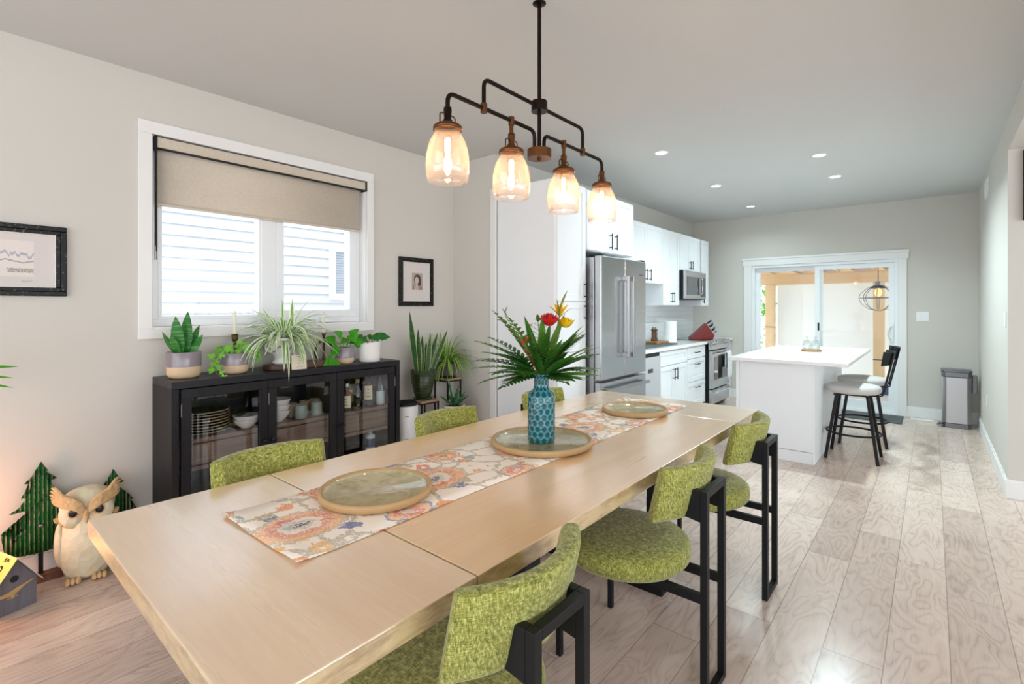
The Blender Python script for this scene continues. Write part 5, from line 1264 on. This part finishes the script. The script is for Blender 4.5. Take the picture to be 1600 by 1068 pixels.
for k in range(14):
    an = RB.uniform(0.15, PI+0.1); frond_later.append((cos(an), RB.uniform(-.7, .3), max(0.1, sin(an)*1.1), RB.uniform(0.17, 0.27), RB.choice(['bouqA', 'bouqB'])))
for f in frond_later+[(-0.9, 0.1, 0.75, 0.30, 'bouqB'), (-0.95, -0.2, 0.5, 0.28, 'bouqA'), (-0.6, 0.1, 1.1, 0.33, 'bouqB'), (-1.0, 0.2, 0.35, 0.28, 'bouqB'), (-0.7, -0.6, 0.35, 0.24, 'bouqA'), (-0.45, -0.3, 1.1, 0.28, 'bouqB'), (-0.85, 0.4, 0.9, 0.28, 'bouqA'), (0.55, -0.4, 0.3, 0.18, 'bouqB'), (0.35, -0.6, 0.15, 0.16, 'bouqA'), (-0.25, -0.7, 0.3, 0.2, 'bouqA'), (0.1, -0.6, 0.7, 0.22, 'bouqB'), (-0.6, -0.5, 0.1, 0.2, 'bouqA')]: frond(*f)
def rose(p, r, mat, nm, lab):
    fl = MB(); RR = random.Random(int(p.x*1e4))
    for ring in range(4):
        n = 5+ring; rr = r*(0.15+0.2*ring); el = 1.45-0.27*ring
        for k in range(n):
            a = 2*PI*k/n+ring*0.5; d = Vector((cos(a)*cos(el), sin(a)*cos(el), sin(el)))
            fl.leaf(p+Vector((cos(a), sin(a), 0))*rr*0.25, d, r*0.95, r*0.8, -0.9, None, 'heart', 4, 0.3)
    o = fl.build(nm, mat, t); tag(o, lab)
rose(B0+bd(0.030, -0.07, 0.235), 0.062, M['rose'], 'rose', 'red rose'); rose(B0+bd(0.108, -0.02, 0.225), 0.052, M['yel'], 'daisy', 'yellow flower')
m = MB()
for k in range(9):
    a = 2*PI*k/9; m.leaf(B0+bd(0.085, 0.02, 0.27), rt*cos(a)*0.8+UPV*(0.7+0.6*abs(sin(a)))+fw*0.6*sin(a), 0.075, 0.02, 0.2, None, 'lance', 5)
tag(m.build('lily', M['yel'], t), 'yellow spiky flower')
for (a, b, h) in [(-0.085, -0.05, 0.155), (-0.068, -0.06, 0.168), (-0.055, -0.02, 0.225)]:
    m = MB(); q = B0+bd(a, b, h)
    for k in range(5):
        g = 2*PI*k/5; m.leaf(q, (cos(g)*0.6, sin(g)*0.6, 0.8), 0.026, 0.015, 0.3, None, 'lance', 3)
    m.tube([q, B0+bd(a*.3, b*.3, 0.02)], 0.0015, 5); tag(m.build('small_bloom', M['ora'] if h < 0.2 else M['yel'], t), 'small orange bloom')
for (a, b, h, dx, dh, L, w) in [(0.085, 0.0, 0.30, 0.35, 1, 0.10, 0.034), (0.075, -0.01, 0.28, -0.1, 1, 0.075, 0.028), (-0.155, 0.03, 0.27, -0.5, 0.9, 0.05, 0.022), (-0.16, 0.03, 0.255, -1, 0.1, 0.045, 0.02), (-0.15, 0.02, 0.235, 0.2, -0.6, 0.045, 0.03), (-0.165, 0.03, 0.285, 0.3, 1, 0.04, 0.02)]:
    m = MB(); m.leaf(B0+bd(a, b, h), bd(dx, 0, dh), L, w, 0.1, None, 'lance', 6, 0.25); tag(m.build('olive_leaf', M['bouqC'], t), 'olive brown leaf')
m = MB(); m.tube([B0, B0+bd(-0.08, 0.01, 0.15), B0+bd(-0.14, 0.02, 0.24), B0+bd(-0.165, 0.03, 0.28)], 0.0016, 5); m.build('twig', M['stem'], t)
m = MB(); m.tube([B0, B0+bd(0.06, 0.0, 0.16), B0+bd(0.085, 0.0, 0.30)], 0.0025, 5); m.build('twig', M['stem'], t)

# ================================================================ CHAIRS
def make_chair(label):
    t = thing('dining_chair', label, 'chair', (0, 0, 0), 'green dining chairs around the table')
    m = MB(); m.lathe([(0, 0.385), (0.20, 0.385), (0.236, 0.392), (0.25, 0.41), (0.253, 0.44), (0.248, 0.462), (0.232, 0.474), (0.16, 0.482), (0, 0.486)], (0, 0, 0), 56); m.build('seat', M['tweed'], t)
    # curved backrest, hollow side towards the table
    m = MB(); n = 22; am = 0.74; Rc = 0.30; vs = []; prof = []
    hh, tt = 0.098, 0.026
    for k in range(20):
        a = 2*PI*k/20; ca, sa = cos(a), sin(a)
        prof.append((tt*abs(ca)**0.45*(1 if ca > 0 else -1), hh*abs(sa)**0.3*(1 if sa > 0 else -1)))
    np_ = len(prof)
    rows = [(-am, 0.0), (-am, 0.75), (-am+0.008, 0.93)]+[(-am+0.03+(2*am-0.06)*i/n, 1.0) for i in range(n+1)]+[(am-0.008, 0.93), (am, 0.75), (am, 0.0)]
    for (a, sc) in rows:
        for (dr, dz) in prof:
            dz *= (0.97+0.03*sc) if sc else 0.97; drr = dr*sc; z = 0.732+dz*(1 if sc else 0.9)
            r_ = Rc+drr
            vs.append((r_*cos(a)+dz*0.24, r_*sin(a), z))
    fs = [(np_*i+k, np_*(i+1)+k, np_*(i+1)+(k+1) % np_, np_*i+(k+1) % np_) for i in range(len(rows)-1) for k in range(np_)]
    m.add(vs, fs, True); bo = m.build('backrest', M['tweed'], t)
    # rear frame: narrow upright loop with a foot bar, plates to the backrest
    w = 0.025
    for y in (-0.09, 0.09):
        m = MB(); m.box(0.338, y-w/2, 0.0, 0.338+w, y+w/2, 0.745); m.build('leg', M['black'], t, bevel=0.002)
        m = MB(); vs = [(0.338, y-w/2, 0.745), (0.338, y-w/2, 0.635), (0.272, y-w/2, 0.645), (0.30, y-w/2, 0.745)]; vs += [(a, y+w/2, c_) for (a, b_, c_) in vs]
        m.add(vs, [(0, 1, 2, 3), (7, 6, 5, 4), (0, 4, 5, 1), (1, 5, 6, 2), (2, 6, 7, 3), (3, 7, 4, 0)]); m.build('back_plate', M['black'], t, bevel=0.002)
        m = MB(); m.box(-0.19, y-0.011, 0.352, 0.338, y+0.011, 0.384); m.build('seat_rail', M['black'], t, bevel=0.002)
    m = MB(); m.box(0.338, -0.09+w/2, 0.72, 0.338+w, 0.09-w/2, 0.745); m.build('top_bar', M['black'], t, bevel=0.002)
    m = MB(); m.box(0.338, -0.09+w/2, 0.0, 0.338+w, 0.09-w/2, 0.025); m.build('foot_bar', M['black'], t, bevel=0.002)
    m = MB(); m.box(-0.19, -0.205, 0.352, -0.168, 0.205, 0.382); m.build('cross_rail', M['black'], t, bevel=0.002)
    for y in (-0.205, 0.205):
        m = MB(); m.box(-0.19, y-0.011, 0.0, -0.168, y+0.011, 0.384); m.build('leg', M['black'], t, bevel=0.002)
    return t
ch = make_chair('green upholstered dining chair nearest the camera, on the right long side of the table')
CX = -0.95
ch.location = (CX, 0.862, 0)
dup(ch, (CX, 1.828, 0), 0.0, 'green upholstered dining chair in the middle of the right long side of the table')
dup(ch, (CX, 2.645, 0), 0.0, 'green upholstered dining chair at the far end of the right long side, nearest the island')
XC = -1.70
dup(ch, (XC, 0.862, 0), PI, 'green dining chair on the left side, in front of the black console')
dup(ch, (XC, 1.775, 0), PI, 'green dining chair in the middle of the left side, before the plant stands')
dup(ch, (XC, 2.62, 0), PI, 'green dining chair on the left side at the far end, behind the teal vase')

# ================================================================ PENDANT LIGHT
CXx, CY = -1.34, 1.768
t = thing('chandelier', 'black and bronze pipe chandelier with four seeded glass shades over the table', 'chandelier', (CXx, CY, 2.74))
m = MB(); m.lathe([(0, 0), (0.03, 0), (0.03, -0.002), (0.012, -0.004), (0, -0.004)], (CXx, CY, 2.74), 30); m.build('canopy', M['bronze'], t)
m = MB(); m.cyl((CXx, CY, 2.737), (CXx, CY, 2.075), 0.0085, n=14); m.build('rod', M['bronze'], t)
m = MB(); m.cyl((CXx, CY, 2.255), (CXx, CY, 2.30), 0.036, n=28); m.build('hub', M['bronze'], t)
m = MB(); m.cyl((CXx, CY, 2.045), (CXx, CY, 2.085), 0.054, n=36); m.cyl((CXx, CY, 2.032), (CXx, CY, 2.045), 0.008, n=12); m.build('lower_hub', M['bronze_l'], t)
def pipe(pts, r, mat, nm):
    # rounded right-angle bends
    out = [Vector(pts[0])]; br = 0.035
    for i in range(1, len(pts)-1):
        p, a, b = Vector(pts[i]), Vector(pts[i-1]), Vector(pts[i+1]); d1 = (a-p).normalized(); d2 = (b-p).normalized()
        s_, e = p+d1*br, p+d2*br
        for k in range(7):
            u = k/6; out.append(s_*(1-u)**2+p*2*u*(1-u)+e*u**2)
    out.append(Vector(pts[-1])); m = MB(); m.tube(out, r, 12); return m.build(nm, mat, t)
P_ = lambda dy, z: (CXx, CY+dy, z)
pipe([P_(-0.36, 2.16), P_(-0.36, 2.277), P_(0.36, 2.277), P_(0.36, 2.16)], 0.0085, M['bronze'], 'upper_pipe')
for s_ in (-1, 1):
    pipe([P_(s_*0.55, 2.10), P_(s_*0.55, 2.16), P_(s_*0.035, 2.16), P_(s_*0.035, 2.08)], 0.0085, M['bronze'], 'lower_pipe')
    m = MB(); m.cyl(P_(s_*0.36, 2.143), P_(s_*0.36, 2.178), 0.0135, n=16); m.build('coupling', M['bronze_l'], t)
    m = MB(); m.cyl(P_(s_*0.193, 2.14), P_(s_*0.193, 2.175), 0.0125, n=16); m.cyl(P_(s_*0.193, 2.10), P_(s_*0.193, 2.15), 0.0085, n=12); m.build('coupling', M['bronze_l'], t)
for dy in (-0.55, -0.193, 0.193, 0.55):
    c = (CXx, CY+dy, 2.045)
    m = MB(); m.lathe([(0, 0.06), (0.014, 0.06), (0.015, 0.05), (0.013, 0.02), (0.02, 0.008), (0.028, -0.004), (0.028, -0.012)], c, 22); so = m.build('socket', M['bronze'] if dy < -0.5 else M['bronze_l'], t)
    m = MB(); m.lathe([(0.0, -0.0), (0.044, -0.004), (0.052, -0.010), (0.053, -0.024), (0.047, -0.024), (0.045, -0.012)], c, 32); m.build('cap', M['bronze_l'], t)
    for s_ in (-1, 1):
        m = MB(); m.tube([(c[0], c[1]+s_*0.037, c[2]-0.004), (c[0], c[1]+s_*0.037, c[2]+0.028), (c[0], c[1]+s_*0.030, c[2]+0.034), (c[0], c[1]+s_*0.013, c[2]+0.034)], 0.0028, 8); m.build('bracket', M['bronze_l'], t)
    m = MB(); m.lathe([(0.043, -0.012), (0.044, -0.026), (0.052, -0.042), (0.063, -0.062), (0.072, -0.088), (0.0775, -0.118), (0.0795, -0.15), (0.078, -0.178), (0.072, -0.210), (0.070, -0.2105), (0.076, -0.178), (0.0775, -0.15), (0.0755, -0.118), (0.070, -0.088), (0.061, -0.062), (0.050, -0.042)], c, 40); m.build('shade', M['seeded'], t)
    m = MB(); m.lathe([(0.013, -0.012), (0.014, -0.035), (0.016, -0.05), (0.017, -0.10), (0.012, -0.125), (0, -0.132)], c, 20); bu = m.build('bulb', M['bulbgl'], t)
    m = MB(); m.tube([(c[0], c[1], c[2]-0.050), (c[0], c[1], c[2]-0.056), (c[0], c[1], c[2]-0.098), (c[0], c[1], c[2]-0.104)], [0.004, 0.0105, 0.0105, 0.004], 12); m.build('filament', M['filament'], bu)
    l = bpy.data.lights.new('bulb_light', 'POINT'); l.energy = 2.3; l.color = (1.0, 0.6, 0.32); l.shadow_soft_size = 0.015
    o = bpy.data.objects.new('bulb_light', l); COL.objects.link(o); o.location = (c[0], c[1], c[2]-0.118)

# ================================================================ LEFT CORNER: OWL, TIN TREES, BIRDHOUSE
def tin_tree(name, label, c, s, rot, base_w=0.30, sx=0.63):
    """outline in metres (x, z), leaning stand behind"""
    L_ = [(0, 0.46), (-0.045, 0.405), (-0.03, 0.405), (-0.065, 0.375), (-0.10, 0.362), (-0.05, 0.352), (-0.08, 0.31), (-0.115, 0.29), (-0.085, 0.288), (-0.13, 0.245), (-0.185, 0.225), (-0.165, 0.222), (-0.095, 0.225), (-0.09, 0.21), (-0.13, 0.18), (-0.17, 0.155), (-0.23, 0.135), (-0.19, 0.13), (-0.165, 0.13), (-0.09, 0.14), (-0.12, 0.11), (-0.16, 0.09), (-0.20, 0.075), (-0.165, 0.065), (-0.205, 0.02), (-0.19, 0.01), (-0.10, 0.0)]
    Rr = [(-x, z) for (x, z) in L_[1:]][::-1]
    pts = [(0, 0.006)]+[(-x*-1, z) for (x, z) in []]
    poly = L_+[(0, -0.006)]+Rr
    import bmesh
    bm = bmesh.new(); vv = [bm.verts.new((x*s*sx, 0, z*s)) for (x, z) in poly]; bm.faces.new(vv)
    bmesh.ops.triangulate(bm, faces=bm.faces[:])
    x = -0.24*s; per = 0.0165
    while x < 0.24*s:
        bmesh.ops.bisect_plane(bm, geom=bm.verts[:]+bm.edges[:]+bm.faces[:], plane_co=(x, 0, 0), plane_no=(1, 0, 0)); x += per/6
    for v in bm.verts: v.co.y = 0.0045*cos(2*PI*v.co.x/per)-0.001
    bmesh.ops.recalc_face_normals(bm, faces=bm.faces[:])
    me = bpy.data.meshes.new('tin_sheet'); bm.to_mesh(me); bm.free(); me.materials.append(M['tin'])
    me.polygons.foreach_set('use_smooth', [True]*len(me.polygons))
    t = thing(name, label, 'tree ornament', (0, 0, 0), 'corrugated tin trees')
    o = bpy.data.objects.new('tin_sheet', me); COL.objects.link(o); o.parent = t; o.location = (0, 0, 0.115*s+0.03); md = o.modifiers.new('t', 'SOLIDIFY'); md.thickness = 0.0015
    ORG[o.name] = Vector((0, 0, 0))
    m = MB(); m.box(-0.009, 0.006, 0.03, 0.009, 0.014, 0.24*s+0.03); m.build('post', M['black'], t)
    m = MB(); m.box(-base_w/2, -0.04, 0.0, base_w/2, 0.05, 0.03); m.box(-base_w*0.4, -0.032, 0.03, base_w*0.4, -0.022, 0.034); m.build('base', M['basewood'], t, bevel=0.002)
    m = MB(); m.ell((0, -0.012, 0.25*s+0.03), (0.01, 0.004, 0.01)); m.build('stud', M['steel_d'], t)
    t.location = c; t.rotation_euler = (0, 0, rot); return t
tin_tree('tree_ornament', 'large green corrugated tin tree on a wood base left of the owl', (-3.44, 0.367, 0), 0.99, math.radians(90), 0.16)
tin_tree('tree_ornament', 'smaller green corrugated tin tree behind the owl', (-3.44, 0.657, 0), 0.80, math.radians(88), 0.14, 0.6)

# owl, facing the camera
t = thing('owl_statue', 'cream carved stone owl statue with tan brows by the wall', 'statue', (0, 0, 0))
m = MB(); nu, nv = 40, 30; vs = []
RO = random.Random(2)
prof = [(0.0, 0.0), (0.085, 0.0), (0.105, 0.02), (0.132, 0.08), (0.145, 0.15), (0.142, 0.21), (0.125, 0.265), (0.112, 0.30), (0.11, 0.325)]
m.lathe([(r, z) for r, z in prof], (0, 0, 0.008), 40)
m.v = [(x*(1.02+0.02*sin(9*math.atan2(y, x))), y*0.86+(0.01 if y < 0 else 0)*z, z) for (x, y, z) in m.v]
m.build('body', M['owl'], t)
m = MB(); m.ell((0, 0, 0.375), (0.135, 0.115, 0.105), None, 36, 20)
def hd(v):
    x, y, z = v
    if y < -0.03: y = -0.03+(y+0.03)*0.85
    if z > 0.44: z = 0.44+(z-0.44)*0.75
    return (x, y, z)
m.v = [hd(v) for v in m.v]; m.build('head', M['owl'], t)
for s_ in (-1, 1):
    m = MB(); m.ell((s_*0.068, -0.075, 0.355), (0.064, 0.035, 0.068), Matrix.Rotation(s_*-0.35, 4, 'Z') if False else None, 28, 16); m.build('face_disc', M['owl'], t)
    m = MB(); m.tube([(s_*0.068+0.060*cos(a), -0.088+0.012*abs(cos(a)), 0.352+0.064*sin(a)) for a in [PI*(1.02 if s_ < 0 else 0.9)+PI*0.95*k/16*(1) for k in range(17)]], 0.006, 8); m.build('disc_edge', M['owlt'], t)
    m = MB(); m.ell((s_*0.062, -0.108, 0.363), (0.021, 0.010, 0.021)); tag(m.build('eye', plain('glossy_black_eye_%s' % ('l' if s_ < 0 else 'r'), (24, 16, 14), 0.08), t), 'glossy dark eye')
    m = MB(); m.tube([(s_*0.062+0.024*cos(a), -0.108, 0.363+0.023*sin(a)) for a in [2*PI*k/20 for k in range(20)]], 0.004, 8, closed=True); m.build('eye_ring', M['owlt'], t)
    # swept brow built of several ridges
    for k in range(5):
        o_ = k*0.009; pth = [(s_*0.008, -0.118, 0.352+o_*0.6), (s_*0.03, -0.128, 0.375+o_), (s_*0.065, -0.126, 0.398+o_*1.1), (s_*0.105, -0.112, 0.410+o_*1.2), (s_*0.145, -0.088, 0.425+o_*1.2+0.008*k), (s_*(0.168-0.004*abs(k-2)), -0.07, 0.437+o_*1.1+0.006*k)]
        m = MB(); m.tube(pth, [0.007, 0.0115, 0.0135, 0.0135, 0.010, 0.004], 8); m.build('brow', M['owlt'], t)
    m = MB(); m.leaf((s_*0.125, -0.05, 0.318), (s_*1, 0.0, 0.7), 0.036, 0.026, 0, (0, 0.3, 1), 'lance', 6, 0.3); m.build('ear_tuft', M['owlt'], t, solid=0.006)
    m = MB(); m.ell((s_*0.128, 0.0, 0.19), (0.03, 0.075, 0.115)); m.build('wing', M['owl'], t)
    for k in range(3):
        m = MB(); m.ell((s_*0.062+(k-1)*0.024, -0.105, 0.017), (0.014, 0.034, 0.016)); m.build('toe', M['owlt'], t)
m = MB(); m.tube([(0, -0.115, 0.365), (0, -0.138, 0.345), (0, -0.136, 0.322), (0, -0.125, 0.305)], [0.012, 0.016, 0.010, 0.003], 12); m.build('beak', M['owlt'], t)
t.location = (-3.325, 0.53, 0.0); t.rotation_euler = (0, 0, math.radians(78)); t.scale = (0.82, 0.76, 0.98)

# birdhouse with a licence-plate roof
t = thing('birdhouse', 'grey wooden birdhouse with a yellow number plate roof at the left edge', 'birdhouse', (0, 0, 0))
w, dp, he, hr = 0.08, 0.14, 0.127, 0.244
m = MB(); m.prism([(-w, 0), (w, 0), (w, he), (0, hr), (-w, he)], 0.0, 'y', dp); m.build('house', M['birdwood'], t, bevel=0.002)
sl_ = math.atan2(hr-he, w); Lr = math.hypot(w, hr-he)+0.02
for s_ in (-1, 1):
    m = MB(); Mx = Matrix.Translation((0, 0, hr+0.003)) @ Matrix.Rotation(s_*sl_, 4, 'Y'); m.box(0, -0.03, 0, s_*Lr, dp+0.03, 0.002, Mx)
    ro = m.build('roof_plate', plain('yellow_plate_%d' % (s_+1), (232, 220, 120), 0.35, var=0.04) if s_ < 0 else M['bonewhite'], t)
    if s_ < 0: tag(ro, 'yellow number plate roof half'); RO_ = ro; MXR = Mx
MT = MXR @ Matrix.Translation((-Lr/2, dp/2, 0.0005)) @ Matrix.Rotation(-PI/2, 4, 'Z')
def rt_text(s, size, u, v, nm): return text_mesh(s, size, nm, M['ink'], RO_, MXR @ Matrix.Translation((-v, u, -0.0025 if False else 0.003)) @ Matrix.Rotation(PI/2*-1, 4, 'Z'))
rt_text('3', 0.075, 0.035, 0.072, 'numeral'); rt_text('JUN', 0.022, 0.03, 0.018, 'month'); rt_text('ONT', 0.022, 0.006, 0.08, 'lettering') if False else None; rt_text('8', 0.075, 0.085, 0.072, 'numeral'); rt_text('ONT', 0.022, 0.04, 0.125, 'lettering')
m = MB(); m.cyl((0.0, -0.002, 0.15), (0.0, 0.001, 0.15), 0.015, n=28); tag(m.build('entrance_hole', M['ink'], t), 'round dark entrance hole')
bird = [(-0.10, 0.062), (-0.088, 0.078), (-0.07, 0.084), (-0.045, 0.086), (-0.01, 0.098), (0.03, 0.108), (0.066, 0.116), (0.068, 0.11), (0.03, 0.096), (0.005, 0.078), (-0.015, 0.066), (-0.016, 0.058), (0.0, 0.056), (0.0, 0.052), (-0.018, 0.052), (-0.02, 0.046), (-0.03, 0.044), (-0.028, 0.05), (-0.05, 0.05), (-0.05, 0.054), (-0.03, 0.056), (-0.04, 0.062), (-0.07, 0.064), (-0.085, 0.068)]
m = MB(); m.prism([(x*0.8+0.012, z*0.8+0.03) for x, z in bird], -0.006, 'y', 0.006); tag(m.build('bird_cutout', M['rope'], t), 'yellowish wooden bird cutout')
t.location = (-3.172, 0.25, 0.0); t.rotation_euler = (0, 0, math.radians(107))

# palm-like plant just outside the left edge, tips in view, and the warm lamp on the floor by it
c = (-3.05, -0.12, 0.0)
t = pot_thing('potted_palm', 'potted palm at the left edge with only its leaf tips showing', 'potted plant', c, 0.15, 0.28, 0.12, M['clay'])
m = MB(); m.tube([(c[0], c[1], 0.22), (c[0]+0.01, c[1], 0.7), (c[0], c[1], 1.08)], 0.012, 10); m.build('stem', M['stem'], t)
RPm = random.Random(4)
for (a, el, L) in [(1.5, 0.17, 0.375), (1.42, 0.05, 0.36), (1.52, -0.08, 0.365), (0.3, 0.5, 0.3), (-0.7, 0.4, 0.3), (-1.6, 0.3, 0.3), (2.0, 0.8, 0.2), (-2.6, 0.7, 0.25), (0.9, 0.9, 0.3), (-1.2, 0.9, 0.3)]:
    m = MB(); m.leaf((c[0], c[1], 1.10), (cos(a)*cos(el), sin(a)*cos(el), sin(el)), L, 0.034, 0.25, (0.6, 0.1, 0.8), 'lance', 8); m.build('leaf', M['pothos'], t)
t = thing('floor_lamp', 'low warm globe lamp on the floor at the left edge', 'lamp', (-3.27, -0.02, 0))
m = MB(); m.lathe([(0, 0), (0.05, 0), (0.055, 0.02), (0.02, 0.04), (0.015, 0.10), (0, 0.10)], (-3.27, -0.02, 0), 24); m.build('base', M['black'], t)
m = MB(); m.ell((-3.27, -0.02, 0.155), (0.055, 0.055, 0.055)); m.build('globe', M['glowball'], t)
l = bpy.data.lights.new('globe_light', 'POINT'); l.energy = 5.0; l.color = (1.0, 0.42, 0.2); l.shadow_soft_size = 0.056
o = bpy.data.objects.new('globe_light', l); COL.objects.link(o); o.location = (-3.25, -0.0, 0.42)

# ================================================================ OUTSIDE
def siding():
    t = NT('white_lap_siding'); v = t.coord(); n = t.noise(v, 2, 2); t.base(t.mix(n, (218, 221, 228), (208, 213, 224))); t.rm(0.6); return t.m
M['siding'] = siding()
t = thing('neighbour_house', 'white lap-sided house wall seen through the dining window', 'house', (-5.5, 2.5, 0))
m = MB(); prof = []; z = -0.6; st = 0.107
pts = [(-5.7, -0.6)]
while z < 3.6: pts += [(-5.5, z), (-5.524, z+st-0.001)]; z += st
pts += [(-5.7, z)]
vs = [(x, -2.0, zz) for x, zz in pts]+[(x, 8.0, zz) for x, zz in pts]; n = len(pts)
m.add(vs, [(i, (i+1), n+i+1, n+i) for i in range(n-1)]); m.build('siding', M['siding'], t)
m = MB(); frame_x(m, 3.10, 3.85, 1.47, 2.13, 0.075, -5.52, -5.48); wf = m.build('window_frame', M['vinyl'], t, bevel=0.004)
m = MB(); m.box(-5.515, 3.17, 1.54, -5.50, 3.78, 2.06); m.build('window_pane', stripes('neighbour_blinds', (176, 184, 196), (140, 148, 164), 0.03, 2, 0.3, 0.4, 0.1), wf)
# patio: deck, timber pergola, white privacy screen, trees
m = MB(); m.box(-6, 8.16, -0.12, 4, 12.6, -0.05); tag(m.build('deck', M['deck'], origin=(-1, 10, -0.1)), kind='structure')
m = MB(); m.box(-14, 12.6, -0.5, 14, 26, -0.45); m.box(-8, -4, -0.65, -3.7, 12, -0.6); tag(m.build('ground', plain('pale_gravel', (176, 174, 168), 0.9, var=0.1)), kind='structure')
t = thing('pergola', 'pine timber pergola over the patio behind the sliding door', 'pergola', (-1.7, 11, -0.05))
m = MB(); m.box(-3.3, 10.93, 1.83, 1.2, 11.07, 2.04); m.build('beam', M['pine'], t, bevel=0.004)
for (x, w_) in ((-2.485, 0.165), (-0.72, 0.165), (1.0, 0.165)):
    m = MB(); m.box(x-w_/2, 10.93, -0.05, x+w_/2, 11.07, 1.828); m.build('post', M['pinez'], t, bevel=0.004)
    m = MB(); m.box(x-w_/2-0.004, 10.925, 0.98 if x < -2 else 0.44, x+w_/2+0.004, 11.075, 0.995 if x < -2 else 0.455); m.build('band', M['steel_d'], t)
for k in range(9):
    x = -3.0+k*0.55
    m = MB(); m.box(x, 8.2, 2.05, x+0.045, 13.4, 2.19); m.build('rafter', M['pine'], t, bevel=0.003)
m = MB(); m.box(-3.3, 8.2, 2.20, 1.2, 13.6, 2.23); m.build('roof_sheet', plain('brown_roof_sheet', (128, 100, 96), 0.7), t)
m = MB(); m.box(-2.38, 11.10, 0.0, 1.6, 11.104, 1.95); tag(m.build('privacy_screen', M['tarp'], origin=(-0.5, 11.1, 0)), 'white privacy screen behind the pergola posts', 'screen')
def tree(c, r, label, seed):
    RT = random.Random(seed); t = thing('tree', label, 'tree', c, 'trees beyond the patio')
    m = MB(); m.tube([(c[0], c[1], c[2]), (c[0]+0.05, c[1], c[2]+1.2), (c[0], c[1], c[2]+2.4)], [0.12, 0.09, 0.05], 10); m.build('trunk', M['basewood'], t)
    m = MB()
    for k in range(900):
        v = Vector((RT.gauss(0, 1), RT.gauss(0, 1), RT.gauss(0, 1))).normalized()*r*RT.uniform(0.55, 1.0); v.z *= 1.3
        d = Vector((RT.uniform(-1, 1), RT.uniform(-1, 1), RT.uniform(-.6, .8))); m.leaf(Vector(c)+Vector((0, 0, 1.9))+v, d, 0.20, 0.12, 0.3, None, 'lance', 2, 0.1)
    m.build('foliage', M['tree'], t)
tree((-4.3, 14.5, -0.45), 1.5, 'leafy green tree seen through the left edge of the sliding door', 3)
tree((0.9, 15.5, -0.45), 1.6, 'leafy green tree beyond the right side of the pergola', 4)
t = thing('storage_box', 'dark blue plastic box standing on the patio beside the right pergola post', 'box', (-0.5, 10.3, -0.05))
m = MB(); m.box(-0.80, 10.1, -0.05, -0.40, 10.4, 0.10); m.build('box', M['blue'], t, bevel=0.01)
m = MB(); m.box(-0.82, 10.08, 0.102, -0.38, 10.42, 0.14); m.build('lid', M['blue'], t, bevel=0.01)
# wire cage pendant
c = (-0.60, 9.0, 1.75)
t = thing('pendant_light', 'oval wire cage pendant hanging under the pergola', 'pendant light', c)
m = MB(); m.cyl((c[0], c[1], 1.76), (c[0], c[1], 2.199), 0.004, n=8); m.build('cord', M['black'], t)
m = MB(); m.cyl((c[0], c[1], 1.70), (c[0], c[1], 1.76), 0.05, n=24); m.lathe([(0.05, -0.05), (0.11, -0.09)], c, 24); m.build('cap', M['steel_d'], t)
for k in range(8):
    a = PI*k/4; m = MB(); m.tube([(c[0]+r_*cos(a), c[1]+r_*sin(a), z_) for (r_, z_) in [(0.05, 1.70), (0.14, 1.655), (0.215, 1.58), (0.235, 1.52), (0.20, 1.43), (0.12, 1.36), (0.02, 1.33)]], 0.004, 6); m.build('wire', M['steel_d'], t)
m = MB(); m.tube([(c[0]+0.235*cos(a), c[1]+0.235*sin(a), 1.52) for a in [2*PI*k/32 for k in range(32)]], 0.005, 6, closed=True); m.build('ring', M['steel_d'], t)
m = MB(); m.ell((c[0], c[1], 1.60), (0.045, 0.045, 0.065)); m.build('bulb', M['bulbcore'], t)
